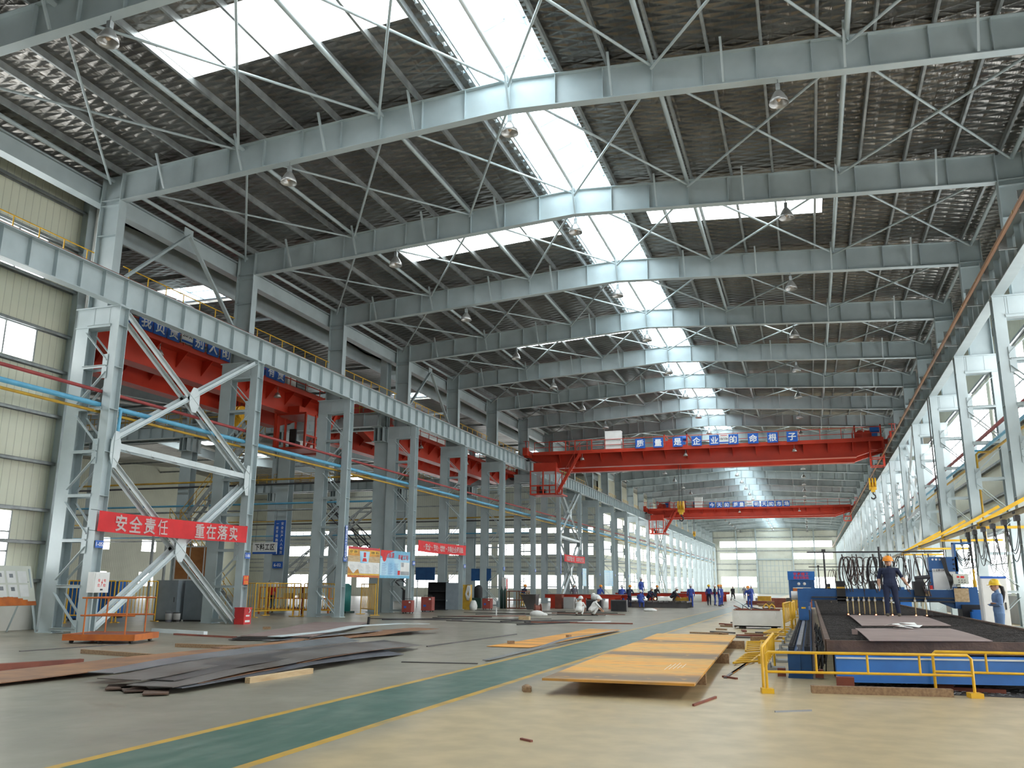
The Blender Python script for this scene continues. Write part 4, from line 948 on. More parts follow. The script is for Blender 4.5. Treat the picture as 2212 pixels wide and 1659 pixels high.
# ================================================================ banners, posters and signs on the left columns
XF = XLI+.03
def banner(label, y0, y1, z0, z1, text, size, sag, wavy=.02, gap_fit=None):
    t = thing('banner', label, 'banner', (0,0,0), 0, 'red slogan banners'); n = 40; m = MB(); H = z1-z0
    def pos(u, v): y = y0+(y1-y0)*u; return Vector((XF+.15+wavy*math.sin(u*23+v*2)+wavy*.6*math.sin(u*9), y, z0+H*v-sag*4*u*(1-u)))
    top = [[pos(i/n,j/4) for j in range(5)] for i in range(n+1)]; vs = [p for r in top for p in r]; K = len(vs); vs += [p-V0(.012,0,0) for p in vs]; fs = []
    for i in range(n):
        for j in range(4): a = i*5+j; fs += [(a,a+5,a+6,a+1),(K+a,K+a+1,K+a+6,K+a+5)]
    for i in range(n):
        for j in (0,4): a = i*5+j; fs.append((a,a+5,K+a+5,K+a))
    for j in range(4):
        for i in (0,n): a = i*5+j; fs.append((a,a+1,K+a+1,K+a))
    m.add(vs, fs); m.build('cloth', 'cloth_red', t)
    m = MB(); k = len(text); ms = [m]
    for i, chh in enumerate(text):
        if chh == ' ':
            if ms[-1].v: ms.append(MB())
            continue
        m = ms[-1]
        u = (i+.5)/k*.84+.08; p = pos(u,.5); q = pos(u+.005,.5); letters(m, chh, size, p, (0,1,(q.z-p.z)/max(q.y-p.y,.01)), (0,0,1), 0, .022)
    for m in ms:
      m.v = [(pos((v[1]-y0)/(y1-y0), min(max((v[2]-z0)/H,0),1)).x+.03, v[1], v[2]) for v in m.v]; m.build('lettering', 'letter_white', t)
    m = MB()
    for y, dy in ((y0,-.25),(y1,.25)):
        for z in (z0,z1): m.cyl((XF+.15,y,z),(XF-.06,y+dy*.6,z+.03),.008,5)
    m.build('cord', 'black', t)
banner('large red banner with white slogan tied between the first two left columns', 22.3, 30.25, 3.2, 3.86, '安全责任  重在落实', .58, .03)
banner('red banner with a long white slogan between the fourth and fifth left columns', 46.8, 54.4, 3.5, 4.14, '“安全、节约、增效”共奏企业和谐曲', .40, .04)
banner('small far red banner with white slogan between left columns in the distance', 79.3, 87.2, 3.8, 4.46, '共筑质量大堤 共享和谐生活', .50, .05)
def plate_sign(name, label, cat, y, z, w, h, text, size, face, ink, fit=None, x=XF, group=None, bold=.02, lines=None):
    t = thing(name, label, cat, (x,y,z), 0, group); m = MB(); m.box(-.004,.012,-w/2,w/2,-h/2,h/2); m.build('panel', face, t); m = MB()
    if lines:
        for i, ln in enumerate(lines): letters(m, ln, size, (.013,0,h/2-h*(i+.5)/len(lines)), (0,1,0), (0,0,1), 0, bold, fit)
    else: letters(m, text, size, (.013,0,0), (0,1,0), (0,0,1), 0, bold, fit)
    m.build('lettering', ink, t); return t
for i in range(0, 12):
    plate_sign('column_number_sign', 'small blue column number sign reading 1-%02d' % (i+5), 'sign', YB(i), 2.8-.1*(i == 1), .34, .24, '1-%02d' % (i+5), .17, 'blue_sign', 'letter_white', .28, group='blue column number signs')
plate_sign('safety_sign', 'red sign with yellow writing on the second left column above the red box', 'sign', YB(1), 1.72, .34, .36, None, .15, 'letter_red', 'yellow', .26, lines=['防火责','任区重'])
for i, y in ((2,YB(2)),(7,YB(7))):
    plate_sign('slogan_strip', 'tall narrow blue strip sign with white writing on the %s' % ('third left column' if i == 2 else 'column by the far banner'), 'sign', y, 3.65, .22, 1.6, None, .13, 'blue_sign', 'letter_white', None, lines=list('质量在我手中安全在我心中'))
def poster(label, y0, y1, z0, z1, red):
    t = thing('poster_board', label, 'poster', (XF+.02,(y0+y1)/2,(z0+z1)/2), 0, 'poster boards'); w, h = y1-y0, z1-z0
    def B(m, ya, yb, za, zb, e=.0): m.box(.012,.016+e,ya,yb,za,zb)
    m = MB(); m.box(-.02,.012,-w/2,w/2,-h/2,h/2); bd = m.build('board', 'paper' if red else 'poster_sky', t)
    if red:
        for za, zb, mt in ((h/2-.12,h/2,'tv_red'),(h/2-.45,h/2-.12,'rust_orange'),(h/2-.75,h/2-.45,'wood_pale'),(-h/2,-h/2+.12,'orange'),(-h/2+.12,-h/2+.2,'yellow')): m = MB(); B(m,-w/2,w/2,za,zb); m.build('colour_band', mt, bd)
        for ya, yb, tx in ((-w/2+.08,-w/2+.95,'抓生产 促发展'),(w/2-1.05,w/2-.08,'保质量 保安全')):
            m = MB(); B(m,ya,yb,h/2-.34,h/2-.16,.004); m.build('yellow_label', 'yellow', bd); m = MB(); letters(m, tx, .13, (.022,(ya+yb)/2,h/2-.25), (0,1,0), (0,0,1), 0, .015, yb-ya-.12); m.build('lettering', 'letter_black', bd)
        m = MB(); m.prism([(-.55,h/2-.2),(.55,h/2-.2),(.42,h/2-.8),(-.42,h/2-.8)], .012, .022, 'YZ'); m.build('blue_panel', 'poster_sky', bd)
        m = MB(); B(m,-.12,.12,h/2-.5,h/2-.26,.012); m.prism([(-.24,h/2-.72),(.24,h/2-.72),(.16,h/2-.55),(-.16,h/2-.55)], .012, .028, 'YZ'); m.build('emblem', 'letter_red', bd)
        m = MB(); m.prism([(-w/2,-h/2+.2),(-w/2,-h/2+.55),(-w/2+.2,-h/2+.42),(-w/2+.45,-h/2+.25),(-w/2+.6,-h/2+.2)], .012, .02, 'YZ'); m.prism([(-w/2+.6,-h/2+.2),(-w/2+.85,-h/2+.36),(-w/2+1.05,-h/2+.42),(-w/2+1.2,-h/2+.2)], .012, .02, 'YZ'); m.build('flame_drawing', 'rust_orange', bd)
        m = MB()
        for k in range(9):
            for q in range(4): B(m,-w/2+.2+q*.82,-w/2+.2+q*.82+.35+.3*((k*7+q*3)%3)/3,h/2-.92-k*.055,h/2-.91-k*.055)
        m.build('text_lines', 'concrete_grey', bd)
    else:
        m = MB(); B(m,-w/2,w/2,h/2-.42,h/2); B(m,-w/2,w/2,-h/2,-h/2+.14); m.build('colour_band', 'pipe_blue', bd)
        m = MB(); m.prism([(-w/2,h/2),(-w/2+1.7,h/2),(-w/2+1.1,h/2-.12),(-w/2+.8,h/2-.2),(-w/2+.65,h/2-.55),(-w/2+.45,h/2-.62),(-w/2+.3,h/2-.55),(-w/2+.2,h/2-.35),(-w/2,h/2-.3)], .017, .02, 'YZ'); m.build('red_ribbon', 'letter_red', bd)
        m = MB(); letters(m, '节约能源', .3, (.022,-.85,h/2-.25), (0,1,0), (0,0,1), 0, .03, 1.3); letters(m, '奉献工程', .3, (.022,.95,h/2-.33), (0,1,0), (0,0,1), 0, .03, 1.3); m.build('lettering', 'tv_red', bd)
        m = MB(); B(m,.65,w/2-.05,-h/2+.18,h/2-.6); m.build('paper_area', 'paper', bd)
        m = MB(); B(m,.75,1.05,h/2-.85,h/2-.62,.003); B(m,.68,w/2-.08,-h/2+.18,-h/2+.38,.003); m.build('photo', 'plate_grey', bd)
        m = MB(); B(m,.3,.6,-h/2+.18,-h/2+.42); m.build('red_box', 'letter_red', bd)
        m = MB()
        for k in range(13):
            for q in range(3): B(m,-w/2+.2+q*.75,-w/2+.2+q*.75+.4+.2*((k*5+q)%3)/3,h/2-.7-k*.05,h/2-.69-k*.05)
        m.build('text_lines', 'letter_blue', bd)
    m = MB(); m.cyl((-.03,w/2,-z0-h/2),(-.03,w/2,h/2+.05),.03,8); m.build('post', 'yellow' if red else 'steel', t)
poster('red and yellow poster board facing the nave, left of the blue one', 38.85, 42.25, 1.92, 3.45, True)
poster('blue poster board with red heading facing the nave', 42.32, 46.0, 1.92, 3.40, False)
for y0, lb, w in ((86.6,'narrow light blue notice panel behind the red work table',1.6),(96.5,'wide light blue notice panel on the left columns far off',4.6)):
    t = thing('notice_sign', lb, 'notice panel', (XF,y0,0), 0, 'blue notice panels'); m = MB(); m.box(0,.04,0,w,1.55,3.3); m.build('panel', 'poster_sky', t); m = MB()
    for k in range(14): m.box(.04,.043,.12,w-.12-(k%4)*.2,1.7+k*.1,1.73+k*.1)
    m.build('text_lines', 'letter_white', t); m = MB()
    for y in (.02,w-.02): m.cyl((.02,y,0),(.02,y,3.3),.025,8)
    m.build('post', 'steel', t)
# electrical box on first column
t = thing('electrical_box', 'pale electrical box with red danger lettering on the first left column', 'electrical box', (XLI+.02,22.62,1.27))
m = MB(); m.box(0,.26,-.32,.32,0,.64); m.build('case', 'white', t)
m = MB(); m.box(.26,.275,-.29,.29,.03,.61); d = m.build('door', 'white', t)
m = MB(); letters(m, '有', .11, (.277,-.12,.38), (0,1,0), (0,0,1)); letters(m, '电', .11, (.277,.12,.38), (0,1,0), (0,0,1)); letters(m, '危', .11, (.277,-.12,.23), (0,1,0), (0,0,1)); letters(m, '险', .11, (.277,.12,.23), (0,1,0), (0,0,1))
m.prism([(.03,.44),(-.03,.30),(.0,.30),(-.03,.17),(.04,.33),(.01,.33)], .276, .28, 'YZ'); m.build('lettering', 'letter_red', d)
m = MB(); m.box(.276,.279,-.13,.13,.5,.58); m.build('label_plate', 'paper', d); m = MB(); m.box(.275,.3,-.04,.04,.07,.12); m.build('lock', 'dark', d)
for k, y in enumerate((22.5,22.72)): m = MB(); m.cyl((XLI+.1,y,0),(XLI+.1,y,1.28),.03,8); tag(m.build('conduit', 'steel'), 'grey cable conduit running down below the electrical box, %s one' % ('nearer' if k == 0 else 'farther'), 'conduit', 'conduits below the electrical box')
# red fire box
t = thing('fire_box', 'small red fire equipment box at the foot of the second left column', 'fire box', (XLI+.12,30.35,0))
m = MB(); m.box(-.15,.3,-.24,.24,0,.62); m.box(-.17,.32,-.26,.26,.6,.65); m.build('case', 'red', t); m = MB(); m.box(.3,.305,-.12,.12,.3,.36); m.box(.3,.305,-.16,.16,.08,.16); m.build('label_plate', 'paper', t)
m = MB(); m.tube([(.31,.05,.62),(.33,.1,.52),(.32,.03,.44)],.02,6); m.build('strap', 'white_cloth', t)
# notice board by the cream wall
t = thing('notice_board', 'wheeled cream and orange notice board full of white sheets by the cream wall', 'notice board', (-24.05,20.6,0))
def nb(y, z): return (-.45*(z-.8)/1.25+.02, y, z)
m = MB()
def tilt(mb, y0, y1, z0, z1, e0, e1):
    P = [Vector(nb(y,z)) for y,z in ((y0,z0),(y1,z0),(y1,z1),(y0,z1))]; n = Vector((.94,0,.34)); mb.add([p+n*e0 for p in P]+[p+n*e1 for p in P], MB.BF)
tilt(m,-2.2,1.95,.85,2.1,-.03,0); bd = m.build('board', 'cream', t)
m = MB(); tilt(m,-2.2,1.95,.85,.98,0,.004); q = [(1.95-.55*k/6, .98+.13*math.sin(k/6*math.pi)) for k in range(7)]
for k in range(8): a = .2+.18*k; tilt(m,a,a+.18,.98,1.0+.13*math.sin((k+.5)/8*math.pi),0,.004)
m.build('orange_band', 'orange', bd)
m = MB()
for z0, z1 in ((1.55,1.93),(1.12,1.5)):
    for k in range(9): a = 1.72-.42*k; tilt(m,a-.34,a,z0,z1,.002,.006)
m.build('paper_sheet', 'paper', bd)
m = MB()
for k, z in ((1,1.78),(2,1.8),(3,1.74),(2,1.38),(1,1.36),(4,1.4)): a = 1.72-.42*k; tilt(m,a-.24,a-.1,z-.06,z+.06,.006,.008)
m.build('photo', 'plate_grey', bd)
m = MB(); letters(m, '栏', .2, Vector(nb(.35,2.02))+V0(.006,0,0), (0,1,0), (-.34,0,.94), 0, .02); m.build('lettering', 'letter_red', bd)
for y in (-2.0,1.85):
    m = MB(); m.bar(nb(y,2.0),(.22,y,0),.05,.05); m.build('leg', 'steel', t); m = MB(); m.bar(nb(y-.1,1.6),(-.9,y-.1,0),.04,.04); m.build('leg', 'steel', t)
# ================================================================ left floor: cart, fences, cabinets
t = thing('platform_cart', 'orange platform cart with pipe handrails standing by the first left column', 'cart', (-18.25,19.75,0), math.radians(18))
m = MB(); m.box(-.95,.95,-.75,.75,.17,.22); m.box(-.95,.95,-.78,-.74,.08,.24); m.box(-.95,.95,.74,.78,.08,.24); m.box(-.97,-.93,-.78,.78,.08,.24); m.box(.93,.97,-.78,.78,.08,.24); m.build('platform', 'orange', t)
for x, y in ((-.8,-.6),(.8,-.6),(-.8,.6),(.8,.6),(0,-.7)): m = MB(); m.cyl((x-.03,y,.07),(x+.03,y,.07),.07,12); m.build('wheel', 'dark', t)
m = MB(); m.box(-.93,.93,-.74,.74,.221,.226); m.build('deck', 'rust_red', t)
for y in (-.62,.62):
    for x in (-.5,.62): m = MB(); m.cyl((x,y,.2),(x,y,1.2),.022,8); m.build('post', 'orange', t)
    for z in (1.18,.72): m = MB(); m.cyl((-.62,y,z),(.85,y,z),.022,8); m.build('handrail', 'orange', t)
m = MB(); m.cyl((-.5,-.62,1.18),(-.5,.62,1.18),.022,8); m.cyl((-.5,-.62,.72),(-.5,.62,.72),.02,8); m.build('handrail', 'orange', t)
def barrier(label, p, q, H=1.25, n=11, group='yellow barrier panels'):
    p, q = Vector((*p,0)), Vector((*q,0)); L = (q-p).length; t = thing('barrier_fence', label, 'fence', p, math.atan2(q.y-p.y,q.x-p.x), group)
    for z in (H,.3): m = MB(); m.cyl((0,0,z),(L,0,z),.025,8); m.build('rail', 'yellow', t)
    for k in range(n+1): x = L*k/n; e = k in (0,n); m = MB(); m.cyl((x,0,0 if e else .3),(x,0,H),.03 if e else .016,8); m.build('post' if e else 'bar', 'yellow', t)
    for x in (0,L): m = MB(); m.box(x-.05,x+.05,-.25,.25,0,.03); m.build('foot', 'yellow', t)
barrier('yellow barrier panel just left of the two grey cabinets', (-26.9,29.2), (-26.37,30.85), 1.65)
barrier('yellow barrier panel behind the electrical box column', (-28.3,28.0), (-27.0,29.1), 1.65)
barrier('yellow barrier panel seen behind the second left column', (-25.4,36.5), (-24.6,38.6), 1.6)
barrier('yellow barrier panel in front of the orange rack', (-26.5,39.1), (-24.35,38.8), 1.6)
barrier('yellow barrier panel left of the orange rack, with the seated person behind', (-28.6,39.5), (-26.6,39.15), 1.6)
barrier('yellow barrier panel behind the third left column', (-24.2,38.9), (-22.9,39.6), 1.6)
barrier('yellow barrier panel below the red and yellow poster', (-23.4,43.4), (-21.75,41.9), 1.6, 13)
for k, (x, y, lb) in enumerate(((-26.0,31.0,'grey steel cabinet behind the first crossed bracing, left of its pair'),(-24.95,31.55,'grey steel cabinet behind the first crossed bracing, right of its pair'))):
    t = thing('tool_cabinet', lb, 'cabinet', (x,y,0), math.radians(12), 'grey tool cabinets'); m = MB(); m.box(-.5,.5,0,.6,.06,1.7); m.build('body', 'grey_cab', t); m = MB(); m.box(-.49,.49,-.02,0,.1,1.68); d = m.build('door', 'grey_cab', t); m = MB(); m.box(.36,.39,-.04,-.02,.8,1.0); m.build('handle', 'dark', d)
    m = MB(); m.box(-.48,.48,.05,.55,0,.06); m.build('base', 'dark', t)
for x, y, lb in ((-29.4,29.7,'blue steel cabinet seen through the first lattice column'),(-30.9,32.9,'blue steel cabinet behind the orange cart rail')):
    t = thing('tool_cabinet', lb, 'cabinet', (x,y,0), .1, 'blue tool cabinets'); m = MB(); m.box(-.55,.55,0,.6,.1,1.65); m.build('body', 'blue', t); m = MB(); m.box(-.53,.53,-.02,0,.14,1.42); d = m.build('door', 'blue', t); m = MB(); m.box(-.02,.02,-.04,-.02,.75,.95); m.build('handle', 'dark', d)
    for a in (-.45,.45): m = MB(); m.box(a-.04,a+.04,.05,.55,0,.1); m.build('leg', 'dark', t)
t = thing('plywood_board', 'brown plywood board in a white frame standing above the grey cabinets', 'board', (-25.7,32.4,0))
m = MB(); m.box(-1.15,1.15,-.02,.02,1.75,3.15); bd = m.build('panel', 'ply', t); m = MB()
for x in (-1.15,-.38,.38,1.15): m.box(x-.025,x+.025,-.035,.02,1.72,3.2)
m.box(-1.17,1.17,-.035,.02,1.7,1.76); m.box(-1.17,1.17,-.035,.02,3.14,3.2); m.build('frame', 'paper', bd)
for x in (-1.1,1.1): m = MB(); m.box(x-.03,x+.03,.02,.08,0,3.2); m.build('leg', 'steel', t)
for k, (x, y) in enumerate(((-25.35,30.5),(-25.08,30.65))):
    t = thing('paint_bucket', 'pale metal paint bucket before the grey cabinets, %s of the two' % ('left one' if k == 0 else 'right one'), 'bucket', (x,y,0), 0, 'paint buckets'); m = MB(); m.lathe([(0,0),(.13,0),(.15,.36),(.155,.38),(.14,.38),(0,.37)], n=18); m.build('body', 'drum', t); m = MB(); m.lathe([(.133,.02),(.136,.1)], n=18); m.lathe([(.152,.36),(.158,.39),(0,.395)], n=18); m.build('band', 'hair' if k else 'grey_cloth', t)
    m = MB(); m.tube([(-.15,0,.34),(-.1,-.08,.45),(.1,-.08,.45),(.15,0,.34)],.006,5); m.build('handle', 'galv', t)
def rack(label, x, y, w, d, rz, mat, z=(1.42,.85,.3)):
    t = thing('storage_rack', label, 'rack', (x,y,0), rz)
    for zz in z: m = MB(); m.box(0,w,0,d,zz-.05,zz); m.build('shelf', mat, t)
    for a in (.04,w/2,w-.04):
        for b in (.04,d-.04): m = MB(); m.box(a-.04,a+.04,b-.04,b+.04,0,z[0]); m.build('leg', mat, t)
    return t
rack('orange steel rack full of shiny parts behind the yellow barrier', -28.3, 41.0, 4.2, 1.0, .05, 'orange')
random.seed(3)
for k in range(26):
    m = MB(); r = random.uniform(.05,.1); m.lathe([(r*.5,0),(r,0),(r,.09),(r*.5,.09),(r*.5,0)], n=10); m.cyl((0,0,.0),(0,0,random.uniform(.1,.22)),r*.4,8)
    tag(m.build('machined_part', 'plate_grey' if k % 3 else 'white', None, (-28.1+.15*k+.02*(k%3),41.25+.3*(k%2),.35-.05+.002)), 'shiny machined metal part lying on the bottom shelf of the orange rack', 'machine part', 'machined parts on the orange rack')
for k, (dx, w2, mt, nm) in enumerate(((.2,.5,'white','white'),(1.3,.45,'card','brown'),(2.2,.5,'card','light brown'),(3.3,.4,'paper','pale'))):
    t = thing('parts_box', '%s box on the %s shelf of the orange rack' % (nm, 'top' if k in (0,3) else 'middle'), 'box', (-28.2+dx,41.2,1.42 if k in (0,3) else .85)); m = MB(); m.box(0,w2,0,.4,0,.25); m.build('carton', mt, t); m = MB(); m.box(w2*.45,w2*.55,-.003,.403,0,.253); m.build('tape', 'wood_pale', t)
t = thing('hanging_sign', 'white hanging sign with dark Chinese writing above the barrier panels', 'sign', (-31.5,45.9,-.15)); m = MB(); m.box(-.85,.85,-.03,.03,3.5,4.2); m.build('panel', 'paper', t); m = MB(); letters(m, '下料工区', .42, (0,-.033,3.92), (1,0,0), (0,0,1), 0, .02, 1.4); m.build('lettering', 'letter_black', t); m = MB(); m.box(-.85,.85,-.034,-.03,3.5,3.62); m.build('blue_band', 'blue_sign', t)
m = MB(); m.cyl((-.7,0,4.2),(-.7,0,6.2),.01,5); m.cyl((.7,0,4.2),(.7,0,6.2),.01,5); m.build('cord', 'dark', t)
t = thing('slogan_board', 'tall dark blue slogan board on a heavy column behind the barriers', 'sign', (-30.75,46.25,0)); m = MB(); m.box(-.4,.4,-.03,.0,3.3,5.4); m.build('panel', 'blue_sign', t); m = MB()
for i, chh in enumerate('一丝不苟确保质量'): letters(m, chh, .2, (-.18,-.032,5.2-.25*i), (1,0,0), (0,0,1))
for i, chh in enumerate('安全生产人人有责'): letters(m, chh, .2, (.18,-.032,5.2-.25*i), (1,0,0), (0,0,1))
m.build('lettering', 'letter_white', t)
t = thing('column_number_sign', 'small blue column sign below the tall slogan board', 'sign', (-30.75,46.25,0)); m = MB(); m.box(-.35,.35,-.03,.0,2.5,2.9); m.build('panel', 'blue_sign', t); m = MB(); letters(m, '6-02', .25, (0,-.032,2.7), (1,0,0), (0,0,1), 0, .02, .5); m.build('lettering', 'letter_white', t)
# machines and cabinets between the columns
def welder(label, x, y, rz=.2, k=1.0):
    t = thing('welding_machine', label, 'welding machine', (x,y,0), rz, 'red welding machines'); m = MB(); m.box(-.27*k,.27*k,-.35*k,.35*k,.08,.72*k); m.build('case', 'red_brown', t)
    m = MB(); m.box(-.15*k,-.02,-.356*k,-.35*k,.3,.42); m.build('label_plate', 'blue_sign', t); m = MB(); m.box(.12*k,.22*k,-.356*k,-.35*k,.58*k,.66*k); m.build('meter', 'paper', t); m = MB(); m.tube([(-.2*k,0,.7*k),(-.2*k,0,.8*k),(.2*k,0,.8*k),(.2*k,0,.7*k)],.015,6); m.build('handle', 'dark', t)
    for a in (-.2,.2):
        for b in (-.28,.28): m = MB(); m.cyl((a*k-.02,b*k,.05),(a*k+.02,b*k,.05),.05,10); m.build('wheel', 'dark', t)
welder('red welding machine standing left of the fourth left column', -21.6, 45.6)
welder('tall red welding machine just right of the fourth left column', -21.9, 49.0, .2, 1.2)
welder('red welding machine beside the wooden crate', -20.4, 55.3, .1)
t = thing('tool_cabinet', 'tall cabinet with its grey door swung open and dark inside', 'cabinet', (-22.9,52.6,0), .15); m = MB()
for a in ((-.6,-.57,0,.7,0,1.75),(.57,.6,0,.7,0,1.75),(-.6,.6,.67,.7,0,1.75),(-.6,.6,0,.7,0,.06),(-.6,.6,0,.7,1.7,1.75),(-.57,.57,.05,.67,.6,.63),(-.57,.57,.05,.67,1.15,1.18)): m.box(*a)
m.build('body', 'black', t); m = MB(); m.box(.6,1.45,-.03,0,.04,1.72); d = m.build('door', 'grey_cab', t); m = MB(); m.box(.66,.7,-.06,-.03,.55,.65); m.build('handle', 'white', d)
t = thing('control_cabinet', 'yellow steel cabinet beside the open dark cabinet', 'cabinet', (-21.9,54.6,0), .1); m = MB(); m.box(-.5,.5,0,.5,0,1.6); m.build('body', 'yellow_dull', t); m = MB(); m.box(-.2,0,-.01,0,1.35,1.48); m.build('label_plate', 'blue_sign', t)
m = MB()
for k in range(4): m.tube([(-21.55+.03*k,54.6,1.55-.02*k),(-21.7+.03*k,54.57,1.0),(-21.6+.05*k,54.58,.6),(-21.45+.03*k,54.6,1.0),(-21.5+.03*k,54.61,1.55)],.03,6)
tag(m.build('rope_coil', 'white_cloth'), 'coil of white rope hanging on the yellow cabinet', 'rope')
t = thing('blue_bin', 'small blue drum bin on the floor left of the open cabinet', 'bin', (-23.4,52.0,0)); m = MB(); m.lathe([(0,0),(.25,0),(.27,.62),(.25,.62),(.22,.1),(0,.1)], n=16); m.build('body', 'blue', t); m = MB(); m.lathe([(.26,.3),(.275,.31),(.275,.34),(.262,.35)], n=16); m.build('rib', 'blue', t)
m = MB(); m.lathe([(0,0),(.22,.0),(.27,.25),(.2,.5),(.12,.62),(.05,.6),(0,.55)], n=12); tag(m.build('sack', 'white_cloth', None, (-20.75,53.6,0)), 'white sack standing at the foot of the fifth left column', 'sack')
t = thing('compressor', 'dark green machine with round dark tanks behind the fifth left column', 'machine', (-23.2,58.8,0)); m = MB(); m.box(-1.2,1.2,-.5,.5,0,.7); m.build('base', 'green_dark', t)
for x in (-.8,0,.8): m = MB(); m.cyl((x,0,.7),(x,0,1.3),.3,14); m.ball((x,0,1.3),.3,0,14,8); m.build('tank', 'black', t)
for k, (x, y) in enumerate(((-20.6,58.7),(-20.3,58.6))):
    m = MB(); m.lathe([(0,0),(.12,0),(.12,1.2),(.06,1.36),(.03,1.38),(.03,1.5),(0,1.5)], n=12); tag(m.build('gas_cylinder', 'green_dark', None, (x,y,0)), 'dark green gas cylinder beside the wooden crate, %s of the pair' % ('left' if k == 0 else 'right'), 'gas cylinder', 'green gas cylinders')
t = thing('wooden_crate', 'open wooden crate frame standing right of the green cylinders', 'crate', (-19.5,59.0,0), .1)
for z in (0,.55,1.15): m = MB(); m.box(-.75,.75,-.4,.4,z,z+.06); m.build('board', 'rust_red', t)
for x in (-.72,0,.72):
    for y in (-.38,.38): m = MB(); m.box(x-.04,x+.04,y-.04,y+.04,0,1.2); m.build('post', 'wood', t)
t = thing('electrical_box', 'narrow white box with red writing on the sixth left column', 'electrical box', (XF,62.4,1.15)); m = MB(); m.box(0,.3,-.3,.3,0,1.0); m.build('case', 'white', t); m = MB(); m.box(.3,.304,-.1,.1,.12,.88); m.build('label_plate', 'letter_red', t)
t = thing('hopper', 'black tapered steel hopper on the floor before the lattice columns', 'hopper', (-17.9,57.3,0)); m = MB(); m.add([(-.3,-.3,0),(.3,-.3,0),(.3,.3,0),(-.3,.3,0),(-.75,-.4,1.0),(.35,-.4,1.0),(.35,.4,1.0),(-.75,.4,1.0)], MB.BF); m.build('body', 'plate_dark', t); m = MB(); m.box(-.78,.38,-.43,-.38,.95,1.0); m.box(-.78,.38,.38,.43,.95,1.0); m.build('rim', 'plate_dark', t)
for lb, x, y, w, h, mt in (('dark brown steel box left of the grey box',-16.9,60.5,.5,.95,'rust_red'),('light grey steel box beside the red work table',-16.1,60.3,.75,.8,'concrete_grey')):
    t = thing('steel_box', lb, 'box', (x,y,0)); m = MB(); m.box(-w/2,w/2,-.3,.3,0,h); m.build('body', mt, t); m = MB(); m.box(-w/2+.06,w/2-.06,-.305,-.3,.06,h-.08); m.build('panel', mt, t)
for k, (x, y, r) in enumerate(((-14.35,46.9,.3),(-14.9,58.0,.36))):
    t = thing('cable_reel', ('small red brown cable reel on the floor' if k == 0 else 'copper cable reel with a white rim under the red work table'), 'reel', (x,y,r), .5, 'cable reels'); m = MB(); m.cyl((-.12,0,0),(.12,0,0),r*.75,16); m.build('coil', 'rust_red' if k == 0 else 'copper', t)
    for a in (-.16,.16): m = MB(); m.lathe([(0,a-.02),(r,a-.02),(r,a+.02),(0,a+.02)], n=18, axis='X'); m.build('flange', 'rust_red' if k == 0 else 'white', t)
# ================================================================ red work tables
def work_table(label, x0, x1, y, d, zt, rz=0, legs=(.12,.5,.88)):
    t = thing('work_table', label, 'work table', (x0,y,0), rz, 'red welding tables'); L = x1-x0; m = MB(); m.ibeam((0,0,zt-.12),(L,0,zt-.12),.24,.2); m.ibeam((0,d,zt-.12),(L,d,zt-.12),.24,.2); m.build('beam', 'red_crane', t)
    m = MB(); m.box(0,L,0,d,zt,zt+.03); m.build('top', 'plate_dark', t)
    for f in legs:
        for yy in (0,d): m = MB(); x = f*L; m.box(x-.25,x+.25,yy-.12,yy+.12,0,.05); m.box(x-.22,x+.22,yy-.1,yy-.07,.05,zt-.24); m.box(x-.22,x+.22,yy+.07,yy+.1,.05,zt-.24); m.box(x-.03,x+.03,yy-.07,yy+.07,.05,zt-.24); m.build('leg', 'red_crane', t)
    return t
work_table('long red steel work table behind the two squatting white-shirted workers', -18.3, -12.7, 61.6, 2.2, .96)
work_table('red steel work table farther back, left of the yellow box', -16.4, -10.2, 77.0, 2.4, .98)
work_table('low red table far along the left side before the group of workers', -13.6, -8.6, 98.0, 3.0, 1.0)
t = thing('work_platform', 'long low black platform of steel beams behind the squatting workers', 'platform', (-14.0,67.0,0)); m = MB()
for k in range(4): m.ibeam((0,k*.8,.2),(5.2,k*.8,.2),.4,.2)
m.build('beam', 'plate_dark', t); m = MB()
for k in range(13): m.box(k*.42,k*.42+.12,-.1,2.6,.4,.5)
m.build('slats', 'plate_dark', t)['kind'] = 'stuff'
m = MB(); m.box(-.65,.65,-.35,.35,.06,.72); t = thing('yellow_box', 'ochre yellow steel box on the floor before the standing blue worker', 'box', (-9.6,69.9,0)); m.build('body', 'yellow_dull', t); m = MB()
for x in (-.5,.5): m.box(x-.08,x+.08,-.34,.34,0,.06)
m.build('foot', 'dark', t); m = MB(); m.box(-.68,.68,-.38,-.34,.66,.74); m.box(-.68,.68,.34,.38,.66,.74); m.build('rim', 'yellow_dull', t)
for lb, x, y, c in (('dark steel box with white bag draped over it',-13.1,55.2,'plate_dark'),('dark steel frame box right of the squatting workers',-11.6,55.6,'plate_dark')):
    t = thing('steel_box', lb, 'box', (x,y,0), .1); m = MB(); m.box(-.5,.5,-.4,.4,0,.72); m.build('body', c, t); m = MB(); m.box(-.46,.46,-.42,-.4,.06,.66); m.build('panel', 'black', t)
m = MB(); m.ball((0,0,.16),.3,0,12,8,(1.1,.8,.75)); m.ball((.22,0,.06),.2,0,10,6,(1,.8,.9)); m.ball((-.16,.05,.28),.18,0,10,6); tag(m.build('cloth_bag', 'white_cloth', None, (-13.0,55.1,.68)), 'crumpled white bag lying on the dark steel box', 'bag')
m = MB(); m.ball((0,0,.1),.34,0,12,8,(1.2,.7,.55)); m.ball((.3,.05,.06),.22,0,10,6,(1.3,.8,.5)); tag(m.build('sack', 'white_cloth', None, (-14.0,45.6,0)), 'white sack lying flat on the floor near the cable reel', 'sack')
